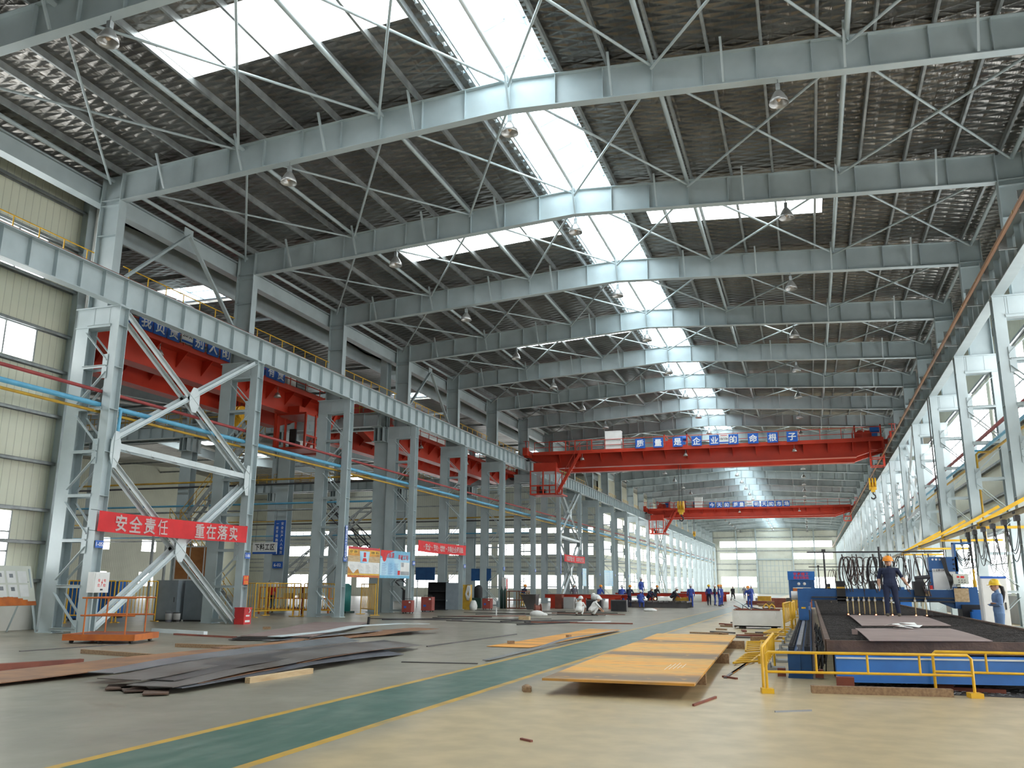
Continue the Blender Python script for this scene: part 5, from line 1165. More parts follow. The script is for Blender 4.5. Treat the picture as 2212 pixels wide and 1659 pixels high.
m = MB(); m.ball((0,0,.08),.28,0,12,8,(1.5,.8,.45)); m.ball((.2,-.03,.06),.2,0,10,6,(1.4,.8,.5)); tag(m.build('sack', 'white_cloth', None, (-9.95,57.2,0)), 'small crumpled white sack alone on the open floor', 'sack')
t = thing('roadside_block', 'small beige cardboard box on the floor among the steel bars', 'box', (-12.95,40.2,0)); t.name = 'cardboard_box'; m = MB(); m.box(-.25,.25,-.15,.15,0,.16); m.build('carton', 'wood_pale', t); m = MB(); m.box(-.25,.25,-.02,.02,.16,.163); m.build('tape', 'wood', t)
m = MB(); m.cyl((-15.7,43.9,0),(-15.7,43.9,.42),.03,8); m.box(-15.78,-15.62,43.82,43.98,0,.02); tag(m.build('marker_post', 'white'), 'short white marker stake standing on the floor among bars', 'stake')

t = thing('tank_machine', 'teal green machine behind the third left column', 'machine', (-25.2,44.6,0)); m = MB(); m.lathe([(0,.1),(.45,.1),(.45,1.5),(.3,1.62),(0,1.62)], n=18); m.build('tank', 'teal', t); m = MB(); m.box(-.5,.5,-.5,.5,0,.1); m.build('base', 'green_dark', t)
for lb, x, y, w in (('dark blue notice board left of the open black cabinet',-26.2,58.0,1.5),('dark blue notice board right of the white rope coil',-23.6,62.5,1.6)):
    t = thing('blue_board', lb, 'board', (x,y,0), 0, 'dark blue notice boards'); m = MB(); m.box(-w/2,w/2,-.03,.03,1.9,2.8); m.build('panel', 'blue_machine', t)
    for k in (-1,1): m = MB(); m.cyl((k*w*.42,.05,0),(k*w*.42,.05,2.8),.03,8); m.build('post', 'steel', t)
m = MB(); m.tube(smooth_path([(6.12,YB(3)-.3,10.8),(6.1,YB(3)-.32,8),(6.14,YB(3)-.3,5),(6.1,YB(3)-.3,1.2)],4),.03,6); tag(m.build('power_cable', 'rubber'), 'black power cable hanging down in front of a right column', 'cable')
m = MB(); m.tube([(7.1,YB(2)+.9,7.1),(6.7,YB(2)+.9,7.1),(6.6,YB(2)+.9,7.0),(6.6,YB(2)+.9,1.0)],.05,8); tag(m.build('drop_pipe', 'pipe_blue'), 'light blue pipe dropping down between the right columns', 'pipe')
m = MB(); m.tube([(7.25,YB(2)+.2,6.95),(6.8,YB(2)+.2,6.95),(6.7,YB(2)+.2,6.85),(6.7,YB(2)+.2,3.4)],.045,8); tag(m.build('drop_pipe', 'yellow_dull'), 'yellow pipe dropping down beside the light blue one on the right', 'pipe')
# ================================================================ steel plates, bars and timbers on the floor
def plate_strip(label, a, b, wd, th, mat, z=.02, lift=(0,0,0,0,0), side=1, name='steel_plate', group=None, twist=0):
    """long plate from a to b (x,y), width wd to its side, heights lifted along the length"""
    a, b = Vector((*a,0)), Vector((*b,0)); d = (b-a); sd = Vector((d.y,-d.x,0)).normalized()*wd*side; n = len(lift)*3; g = []
    for i in range(n+1):
        u = i/n; k = u*(len(lift)-1); j = min(int(k),len(lift)-2); h = lift[j]+(lift[j+1]-lift[j])*(.5-.5*math.cos((k-j)*math.pi)); p = a+d*u+V0(0,0,z+th+h)
        g.append([p, p+sd*.5+V0(0,0,twist*.5*u), p+sd+V0(0,0,twist*u)] if side > 0 else [p+sd+V0(0,0,twist*u), p+sd*.5+V0(0,0,twist*.5*u), p])
    m = MB(); m.slab(g, th); return tag(m.build(name, mat), label, 'steel plate' if 'plate' in name else 'bar', group)
G = 'steel strips in the left foreground'
plate_strip('long brown steel strip reaching in from the left frame edge', (-12.2,8.6), (-11.4,17.0), 1.55, .012, 'rust', .03, (0,.02,.05,.09,.1), -1, group=G)
plate_strip('grey steel strip with its edge turned up at the back of the dark pile', (-10.7,11.7), (-11.1,20.6), .5, .012, 'plate_grey', .16, (0,.05,.04,.02,0), -1, group=G, twist=.1)
plate_strip('dark steel strip on the left of the dark pile', (-10.5,11.15), (-11.0,20.2), .8, .012, 'plate_mid', .16, (-.02,.05,.06,.03,0), 1, group=G, twist=-.1)
plate_strip('dark steel strip lying in the middle of the dark pile', (-10.1,11.45), (-10.6,21.0), .75, .012, 'plate_dark', .14, (-.02,.07,.09,.06,.03), 1, group=G, twist=-.09)
plate_strip('rust-edged steel strip across the top of the dark pile', (-9.75,10.95), (-10.25,20.8), .8, .012, 'plate_mid', .13, (-.04,.04,.09,.08,.03), 1, group=G, twist=-.08)
plate_strip('rusty brown steel strip on the near side of the dark pile', (-9.5,11.6), (-9.95,20.2), .5, .012, 'rust', .12, (-.04,.0,.06,.06,.02), 1, group=G, twist=-.05)
plate_strip('bluish grey steel strip at the very front of the dark pile', (-9.5,11.1), (-9.6,18.8), .62, .012, 'plate_blue', .10, (-.03,.0,.05,.04,.0), 1, group=G, twist=-.08)
for k, (a, b) in enumerate((((-10.35,11.5),(-9.95,11.0)),((-9.95,11.3),(-9.5,10.9)),((-9.4,11.2),(-9.0,10.7)))):
    m = MB(); m.bar((*a,.03),(*b,.03),.35,.02); tag(m.build('steel_offcut', 'table_rust'), 'short rusty offcut under the front end of the dark pile, %s from the left' % ORD[k], 'offcut', 'offcuts under the dark pile')
def bar_obj(name, label, p, q, w, h, mat, cat='bar', group=None, up=(0,0,1)):
    m = MB(); m.bar((p[0],p[1],(p[2] if len(p) > 2 else 0)+h/2),(q[0],q[1],(q[2] if len(q) > 2 else 0)+h/2),w,h,up); return tag(m.build(name, mat), label, cat, group)
bar_obj('steel_channel', 'dark red steel bar at the left frame edge on the floor', (-15.2,9.9), (-13.6,14.0), .16, .13, 'rust_red')
bar_obj('timber', 'pale wooden batten lying in front of the dark plate pile', (-8.80,12.6), (-8.72,14.4), .10, .09, 'wood_pale', 'timber')
bar_obj('timber', 'round brown timber lying between the cart and the brown strip', (-15.95,16.4), (-13.5,15.9), .10, .09, 'wood', 'timber')
bar_obj('timber', 'brown timber with a plate on its end, behind the dark pile', (-15.4,18.9), (-13.4,18.9), .10, .09, 'wood', 'timber')
plate_strip('small rusty plate with upturned tip resting on a timber', (-13.6,17.9), (-12.5,20.0), .5, .012, 'rust', .1, (0,0,.02,.06,.12), 1)
bar_obj('timber', 'short dark timber under the small rusty plate', (-12.6,18.2), (-11.8,18.5), .14, .09, 'wood', 'timber')
bar_obj('steel_beam', 'pale grey steel bar on the floor behind the orange cart', (-20.7,24.2), (-18.0,23.4), .14, .12, 'pale')
bar_obj('steel_beam', 'rusty thin bar beside the pale grey bar behind the cart', (-19.0,23.2), (-16.3,22.6), .10, .05, 'rust_red')
bar_obj('steel_bar', 'thin dark bar lying flat near the left frame edge', (-17.6,16.2), (-17.2,19.2), .06, .02, 'plate_dark')
# stacked sheets in the middle left
for k in range(4):
    plate_strip('brown sheet of the stacked plates near the third column, %s from the bottom' % ORD[k], (-15.75+.06*k,21.5+.1*k), (-18.4+.06*k,30.2), 2.2-.05*k, .02, 'plate_pink' if k == 3 else 'plate_dark', .02+.03*k, (0,0,.01,.02,.03), 1, group='stacked brown sheets')
plate_strip('bright bent steel strip with silvery top on the stacked sheets', (-14.6,21.7), (-14.1,30.8), .45, .012, 'pale', .13, (0,.02,.12,.10,.02), 1)
plate_strip('long silvery steel strip curving in front of the stacked sheets', (-14.5,21.3), (-13.2,28.6), .35, .012, 'plate_grey', .05, (0,.02,.05,.06,.03), 1)
plate_strip('flat rusty plate with a raised right tip in front of the stacked sheets', (-13.7,22.2), (-11.9,27.6), 1.1, .012, 'rust', .02, (0,0,.02,.10,.12), -1)
m = MB(); m.cyl((0,0,0),(.03,0,.3),.05,10); tag(m.build('steel_stub', 'black', None, (-15.2,28.8,.14)), 'short black upright stub on the stacked brown sheets', 'stub')
m = MB(); m.box(-.12,.12,-.05,.05,0,.08); tag(m.build('wood_block', 'wood', None, (-16.6,24.6,.16), (0,0,.5)), 'little wooden block on the stacked brown sheets', 'block')
bar_obj('steel_bar', 'thin flat bar lying parallel to the frame on the open floor', (-8.2,17.1), (-6.6,17.35), .08, .02, 'plate_dark')
plate_strip('thin orange rusty plate by the far end of the green lane', (-8.2,22.2), (-7.7,31.5), 1.2, .01, 'rust_orange', .01, (0,0,.01,.02,.05), 1)
plate_strip('narrow curved grey strip lying across the green lane', (-6.6,18.0), (-6.55,31.5), .14, .012, 'plate_grey', .02, (0,.02,.10,.05,.03), -1, name='steel_strip')
bar_obj('steel_bar', 'long thin dark bar left of the orange rusty plate', (-9.6,21.5), (-9.3,28.0), .05, .03, 'plate_dark')
for k, (x, y) in enumerate(((-7.9,23.3),(-7.2,26.8))): m = MB(); m.box(-.1,.1,-.05,.05,0,.08); tag(m.build('wood_block', 'wood', None, (x,y,.02), (0,0,.4+k)), 'small brown block on the thin orange rusty plate, %s one' % ('nearer' if k == 0 else 'farther'), 'block', 'blocks on the rusty plate')
bar_obj('steel_bar', 'pale rod lying on the floor before the white sack', (-9.8,38.0), (-8.6,39.2), .06, .05, 'pale')
random.seed(11)
for k in range(22):
    x = random.uniform(-17.5,-9.5); y = random.uniform(36,56); L = random.uniform(2.5,6); a = random.uniform(-.25,.25)+random.choice((0,.9)); dx, dy = math.cos(a)*L/2, math.sin(a)*L/2
    bar_obj('steel_bar', 'thin dark steel bar among those strewn on the floor before the work tables', (x-dx,y-dy), (x+dx,y+dy), random.uniform(.05,.16), random.uniform(.02,.05), random.choice(('plate_dark','plate_dark','rust_red','black')), 'bar', 'dark bars strewn before the work tables')
# ---- big rusty plate on the right of the lane
t = thing('steel_plate', 'large orange rusty steel plate raised on timbers beside the green lane', 'steel plate', (-2.78,13.0,.2), math.radians(2.0)); m = MB(); m.box(-1.12,1.12,0,13.3,0,.035); m.build('plate', 'rusty_plate', t)
m = MB()
for k in range(5): m.box(.45+.06*k,.458+.06*k,2.0+.1*k,3.0+.2*(k%3),.035,.0365)
m.build('chalk_marks', 'paper', t)
for k, y in enumerate((15.2,19.5,24.2)): bar_obj('timber', 'dark timber under the large rusty plate, %s from the near end' % ORD[k], (-3.9,y), (-1.75,y+.07), .16, .2-.002, 'wood', 'timber', 'timbers under the rusty plate')
m = MB(); m.prism([(-.06,-.15),(.05,-.17),(.08,0),(.05,.16),(-.04,.15),(-.07,.02)], 0, .07); m.ball((0,-.05,.07),.06,0,8,6,(1,1.8,.6)); tag(m.build('wood_block', 'wood', None, (-4.25,13.3,0), (0,0,.4)), 'splintered brown wood chunk lying left of the large rusty plate', 'wood block')
for nm, lb, p, q, w, h, mt in (('steel_rod','thin reddish rod on the floor below the rusty plate corner',(-1.62,12.5),(-1.42,13.5),.03,.03,'rust_red'),('steel_bar','small dark red bar on the floor right of the rusty plate',(-1.6,16.6),(-1.34,16.3),.05,.03,'rust_red'),
  ('steel_rod','thin grey wire on the floor at the lower right',(-.55,12.3),(-.1,12.6),.02,.02,'plate_grey'),('steel_strip','short brown sliver on the floor at the bottom edge',(-3.0,9.2),(-2.85,9.1),.03,.02,'rust_red')): bar_obj(nm, lb, p, q, w, h, mt)
for k in range(6): bar_obj('steel_strip', 'long rust coloured strip beside the right edge of the large rusty plate', (-1.55-.0*k+.05*k,16.4+.9*k), (-1.3+.03*k,21.5+1.0*k), .05, .02, 'rust_orange' if k % 2 else 'plate_dark', 'strip', 'strips beside the rusty plate')
bar_obj('timber', 'dark timber sticking out at the far right corner of the rusty plate', (-1.75,27.2), (-1.2,27.5), .2, .16, 'wood', 'timber')
# ---- railings in front of the cutting table
def pipe_rail(label, p, q, H, posts, feet, group=None):
    p, q = Vector((*p,0)), Vector((*q,0)); L = (q-p).length; t = thing('guard_railing', label, 'railing', p, math.atan2(q.y-p.y,q.x-p.x), group)
    m = MB(); m.tube([(0,0,.05),(0,0,H-.04),(.04,0,H),(L-.05,0,H),(L,0,H-.05),(L,0,.05)],.022,10); m.build('frame', 'yellow', t)
    m = MB(); m.cyl((0,0,H*.52),(L,0,H*.52),.02,10); m.build('rail', 'yellow', t)
    for x in posts: m = MB(); m.cyl((x,0,H*.52),(x,0,H),.018,8); m.build('post', 'yellow', t)
    for x in feet: m = MB(); m.box(x-.09,x+.09,-.1,.1,0,.07); m.build('foot', 'yellow', t)
    return t
pipe_rail('yellow pipe railing across the front of the blue cutting table', (-.74,14.45), (2.2,14.98), .60, (.75,1.5,2.25), (0,2.99), 'yellow railings by the cutting table')
t = pipe_rail('yellow pipe railing at the right frame edge before the cutting table', (1.72,15.35), (4.7,15.6), .62, (.75,1.5,2.25), (0,2.98), 'yellow railings by the cutting table')
t = thing('guard_railing', 'yellow railing turning the corner alongside the crane-like rail', 'railing', (-.8,14.6,0), math.radians(90), 'yellow railings by the cutting table')
m = MB(); m.tube([(0,0,.03),(0,0,.62),(.05,0,.66),(4.4,0,.66),(4.45,0,.62),(4.45,0,.02)],.022,8); m.build('frame', 'yellow', t); m = MB(); m.cyl((0,0,.3),(4.45,0,.3),.018,8); m.build('rail', 'yellow', t)
for k in range(7): m = MB(); m.cyl((.6+.55*k,0,.3),(.6+.55*k,0,.66),.016,8); m.build('post', 'yellow', t)
t['label'] = 'yellow railing running back from the corner beside the toothed rail'
def ladder(label, pts, group='fallen yellow railing panels'):
    a, b, c, d = [Vector((*p,.05)) for p in pts]; t = thing('fallen_railing', label, 'railing', (0,0,0), 0, group); m = MB(); m.cyl(a,b,.022,8); m.cyl(d,c,.022,8); m.cyl(a,d,.022,8); m.cyl(b,c,.022,8); m.build('frame', 'yellow', t)
    for k in range(1,5): f = k/5; m = MB(); m.cyl(a.lerp(b,f),d.lerp(c,f),.018,8); m.build('bar', 'yellow', t)
    for p, q in ((d,d-a),(c,c-b)): m = MB(); e = p+q.normalized()*.3; m.cyl(p,e,.022,8); m.box(e.x-.03,e.x+.03,e.y-.1,e.y+.1,.0,.16); m.build('foot', 'yellow', t)
ladder('fallen yellow railing panel lying flat, nearest the corner post', ((-1.62,19.1),(-1.55,22.0),(-1.2,22.3),(-1.3,19.6)))
ladder('fallen yellow railing panel lying flat, second from the near corner post', ((-1.62,22.7),(-1.85,26.5),(-1.45,26.7),(-1.3,23.2)))
ladder('fallen yellow railing panel lying flat, third from the near corner post', ((-1.5,27.2),(-1.45,30.4),(-1.1,30.6),(-1.15,27.2)))
ladder('fallen yellow railing panel lying flat, close to the pale skip', ((-1.65,32.0),(-1.5,35.0),(-1.1,34.9),(-1.2,31.8)))
barrier('upright yellow barrier panel just right of the pale skip', (-1.02,34.2), (-.85,38.0), 1.0, 6, 'upright barriers by the skip')
barrier('upright yellow barrier panel beside the toothed rail', (-.78,36.3), (-.72,39.5), 1.0, 5, 'upright barriers by the skip')
barrier('upright yellow barrier panel far along beside the gantry leg', (-.98,50.0), (-.85,55.0), 1.0, 6, 'upright barriers by the skip')
for k in range(9): m = MB(); m.box(-.16,.16,-.2,.2,0,.05); m.box(-.16,-.1,-.2,.2,.05,.14); tag(m.build('stone_block', 'concrete_grey', None, (-.75+.01*k,18.5+1.9*k,0)), 'small grey sleeper block on the floor along the toothed rail', 'block', 'sleeper blocks along the rail')
# ---- pale skip with scrap
t = thing('scrap_skip', 'pale rust-stained steel skip full of scrap on the floor', 'skip', (-2.05,36.2,0)); m = MB()
for a in ((-.9,.9,-.6,-.57,.08,.72),(-.9,.9,.57,.6,.08,.72),(-.9,-.87,-.6,.6,.08,.72),(.87,.9,-.6,.6,.08,.72),(-.9,.9,-.6,.6,.08,.12)): m.box(*a)
m.box(-.93,-.87,-.63,-.57,.04,.74); m.box(.87,.93,-.63,-.57,.04,.74); m.build('body', 'white', t)
m = MB(); m.box(-.92,.92,-.62,.62,.70,.73) if False else m.box(-.92,.92,.56,.62,.70,.74); m.box(-.92,.92,-.62,-.56,.70,.73); m.build('rim', 'rust_red', t)
for x in (-.7,.7): m = MB(); m.tube([(x,-.62,.4),(x,-.66,.45),(x,-.66,.55),(x,-.62,.6)],.012,6); m.build('handle', 'white', t)
for x in (-.6,.6): m = MB(); m.box(x-.1,x+.1,-.5,.5,0,.08); m.build('foot', 'dark', t)
random.seed(5)
for k, (p, q, r, mt) in enumerate((((-.95,-.2,1.15),(-.1,.2,.62),.022,'pale'),((-.6,.1,.9),(.0,-.2,.55),.015,'dark'),((-.9,.0,.85),(-.3,.1,.6),.02,'rust_red'),((.2,-.2,.8),(.7,.3,.55),.02,'rust_red'),((-.2,.3,.78),(.9,.1,.6),.02,'dark'),((-.75,-.3,.6),(.8,-.1,.66),.04,'rust_red'))):
    m = MB(); m.cyl(p,q,r,8); tag(m.build('scrap_rod', mt, None, (-2.05,36.2,0)), 'scrap rod sticking out of the pale skip, %s from its left side' % ORD[k], 'rod', 'scrap rods in the skip')
m = MB(); m.tube([(-.6,0,.55),(-.55,.05,.85),(-.4,.0,.95),(-.25,-.05,.8),(-.3,0,.55)],.015,6); tag(m.build('bent_wire', 'dark', None, (-2.05,36.2,0)), 'bent dark wire loop standing out of the pale skip', 'wire')
for k in range(2):
    t = thing('lifting_shackle', 'yellow lifting shackle on the rim of the pale skip, %s one' % ('left' if k == 0 else 'right'), 'shackle', (-1.72+.22*k,36.3,.74), .3, 'yellow lifting shackles'); m = MB(); m.tube([(-.09,0,0),(-.1,0,.1),(0,0,.19),(.1,0,.1),(.09,0,0)],.025,8); m.build('bow', 'yellow', t); m = MB(); m.cyl((-.13,0,.02),(.13,0,.02),.022,8); m.build('pin', 'dark', t)
random.seed(9)
for k in range(16):
    x, y = random.uniform(-3.6,-2.9) if k < 9 else random.uniform(-2.6,-1.2), random.uniform(29.5,42) if k < 9 else random.uniform(28,34); L = random.uniform(.4,1.1); a = random.uniform(0,3); m = MB(); m.bar((x-math.cos(a)*L/2,y-math.sin(a)*L/2,.03),(x+math.cos(a)*L/2,y+math.sin(a)*L/2,.03),random.uniform(.04,.25),.05); tag(m.build('scrap_piece', random.choice(('rust_red','plate_dark','wood'))), 'scrap of dark steel or wood lying on the floor around the pale skip', 'scrap', 'scraps around the skip')
for k in range(14):
    x, y = random.uniform(-4.6,-1.2), random.uniform(74,118); L = random.uniform(1.5,4); m = MB(); m.box(x-L/2,x+L/2,y-.4,y+.4,0,random.uniform(.1,.5)); tag(m.build('steel_bundle', random.choice(('rust','plate_pink','rust_red','wood'))), 'flat rusty steel bundle lying far along the right side of the lane', 'steel bundle', 'rusty bundles far along the nave')
for lb, x, y, w, h, mt in (('ochre yellow steel block beside the far standing worker',-4.2,86.5,1.2,.75,'yellow_dull'),('dark stack of short steel plates before the blue gantry leg, left half',-2.4,74.2,.85,.7,'rust_red'),('dark stack of short steel plates before the blue gantry leg, right half',-1.5,74.4,.85,.75,'plate_dark')):
    t = thing('plate_stack', lb, 'stack', (x,y,0)); n = 6
    for k in range(n): m = MB(); m.box(-w/2,w/2,-.5,.5,k*h/n,(k+.9)*h/n); m.build('layer', mt, t)
m = MB(); m.box(-3.0,-.9,73.4,73.6,0,.12); tag(m.build('timber', 'rust_red'), 'reddish beam under the dark stacks of short plates', 'timber')

# ================================================================ cutting table, rail and gantry on the right
t = thing('cutting_table', 'large dark slag-covered cutting table with a blue front box', 'cutting table', (0,0,0))
m = MB(); m.add([(.2,15.75,.6),(4.2,16.75,.6),(4.2,70,.6),(.2,70,.6),(.2,15.75,.69),(4.2,16.75,.69),(4.2,70,.69),(.2,70,.69)], MB.BF); m.build('bed', 'table_rust', t)
m = MB(); P = [(.2,15.72),(4.2,16.72)]
m.add([(.18,15.7,.52),(4.2,16.7,.52),(4.2,16.78,.52),(.18,15.78,.52),(.18,15.7,.73),(4.2,16.7,.73),(4.2,16.78,.73),(.18,15.78,.73)], MB.BF)
m.box(.16,.24,15.8,70,.5,.74); m.box(4.16,4.24,16.8,70,.5,.76); m.build('rim', 'table_rust', t)
random.seed(21); m = MB(); y = 16.0
while y < 70:
    x = .26
    while x < 4.1:
        w = random.uniform(.3,.7); yy = y+max(0,(x-.2)*.25 if y < 17 else 0)
        if yy < 70: m.box(x,min(x+w,4.14),yy,yy+.02,.69,.715+random.uniform(0,.02))
        x += w+random.uniform(.0,.03)
    y += .11 if y < 34 else .25
m.build('slats', 'slag', t)['kind'] = 'stuff'
m = MB(); m.add([(.3,15.15,.13),(4.2,15.95,.13),(4.2,17.1,.13),(.3,16.3,.13),(.3,15.15,.50),(4.2,15.95,.50),(4.2,17.1,.50),(.3,16.3,.50)], MB.BF); m.build('blue_box', 'blue', t)
m = MB(); m.add([(.3,15.13,.485),(4.2,15.93,.485),(4.2,15.95,.485),(.3,15.15,.485),(.3,15.13,.51),(4.2,15.93,.51),(4.2,15.95,.51),(.3,15.15,.51)], MB.BF); m.build('box_edge', 'pale', t)
for k in range(8): m = MB(); m.box(.3,.55,17.5+6.5*k,17.8+6.5*k,0,.6); m.box(3.9,4.15,17.5+6.5*k,17.8+6.5*k,0,.6); m.build('leg', 'table_rust', t)
for x, y in ((.42,15.35),(1.9,15.8),(3.4,16.1)): m = MB(); m.box(x-.13,x+.13,y,y+.3,0,.13); m.build('foot', 'rust_red', t)
m = MB(); m.box(.28,.54,15.0,15.3,0,.22); tag(m.build('steel_block', 'rust_red'), 'square brown steel block under the left end of the blue box', 'block')
random.seed(8); m = MB()
for k in range(300):
    x, y = random.uniform(.5,4.2), random.uniform(15.3,16.6); s = random.uniform(.01,.035); m.bar((x-s,y,.008),(x+s*random.uniform(.5,1.5),y+random.uniform(-s,s),.008),.008,.01)
tag(m.build('slag_debris', 'plate_grey'), 'grey slag chips scattered on the floor under the blue box', 'debris', kind='stuff')
m = MB(); m.box(.4,4.3,15.2,17.2,.001,.004); tag(m.build('slag_dust', 'slag'), 'dark slag dust spread on the floor under the cutting table', 'dust', kind='stuff')
bar_obj('timber', 'weathered squared timber on the floor under the railing front', (-.1,14.72), (1.9,15.0), .14, .11, 'wood', 'timber')
bar_obj('timber', 'dark timber on the floor right of the weathered squared one', (1.95,15.85), (2.75,15.75), .12, .06, 'rust_red', 'timber')
for lb, pts in (('reddish steel plate on the cutting table lying nearest the camera', ((.84,15.6),(2.75,16.35),(2.73,20.9),(.82,20.0))),('reddish steel plate on the cutting table under the standing man', ((1.03,21.6),(2.98,22.6),(3.18,30.0),(1.05,29.5)))):
    m = MB(); a, b, c, d = pts; g = []
    for i in range(9): u = i/8; p = Vector((*a,0)).lerp(Vector((*d,0)),u); q = Vector((*b,0)).lerp(Vector((*c,0)),u); z = .752+.012*math.sin(u*3); g.append([V0(p.x,p.y,z),V0(q.x,q.y,z)])
    m.slab(g, .012); tag(m.build('steel_plate', 'plate_pink'), lb, 'steel plate', 'plates on the cutting table')
m = MB()
for k, (dx, dy, a) in enumerate(((0,0,.2),(.18,.05,-.4),(-.15,.08,.5),(.1,.2,.1))): 
    c, s_ = math.cos(a), math.sin(a); m.add([(dx+c*x-s_*y,dy+s_*x+c*y,z+.02*k+.04*(x*y>0)) for z in (0,.005) for x, y in ((-.16,-.12),(.16,-.12),(.16,.12),(-.16,.12))], MB.BF)
tag(m.build('paper_drawings', 'paper', None, (1.75,20.0,.775)), 'crumpled white drawing sheets lying on the near reddish plate', 'paper')
m = MB(); m.box(-.05,.05,-.05,.05,0,.09); tag(m.build('steel_cube', 'plate_pink', None, (.72,17.9,.73)), 'small steel cube on the left part of the cutting table', 'block')
# rail on blue beam, with chain
t = thing('gantry_rail', 'long machine rail on a dark blue beam left of the cutting table', 'rail', (-.28,16.9,0))
m = MB(); m.ibeam((0,0,.225),(0,54,.225),.45,.42,.03,.03); m.box(-.2,.2,.02,.04,.03,.42); m.build('beam', 'blue_machine', t)
m = MB(); m.box(-.045,.045,.3,54,.45,.47); m.box(-.02,.02,.3,54,.47,.52); m.box(-.04,.04,.3,54,.52,.56); m.build('rail', 'plate_grey', t)
m = MB(); y = .3
while y < 26:
    for x in (-.14,.14): m.box(x-.05,x+.05,y,y+.12,.45,.53); m.cyl((x,y+.06,.5),(x,y+.06,.58),.03,6)
    y += .28
m.build('clamps', 'dark', t)['kind'] = 'stuff'
for x in (-.32,.32): m = MB(); m.box(x-.07,x+.07,.0,.15,.02,.16); m.build('stop_block', 'rust_red', t)
t = thing('gantry_rail', 'machine rail along the right side of the cutting table', 'rail', (4.62,27.5,0)); m = MB(); m.ibeam((0,0,.225),(0,44,.225),.45,.3,.03,.03); m.build('beam', 'blue_machine', t); m = MB(); m.box(-.03,.03,0,44,.45,.54); m.build('rail', 'plate_grey', t)
random.seed(4); m = MB()
for k in range(70): 
    y = random.uniform(17.3,30); x = random.uniform(.02,.18); m.tube([(x,y,random.uniform(.02,.3)),(x+.03,y+.15,random.uniform(.1,.5)),(x-.02,y+.4,random.uniform(.02,.4))],.012,5)
tag(m.build('cable_tangle', 'rubber'), 'black tangle of hoses and slag between the rail and the cutting table', 'hoses', kind='stuff')
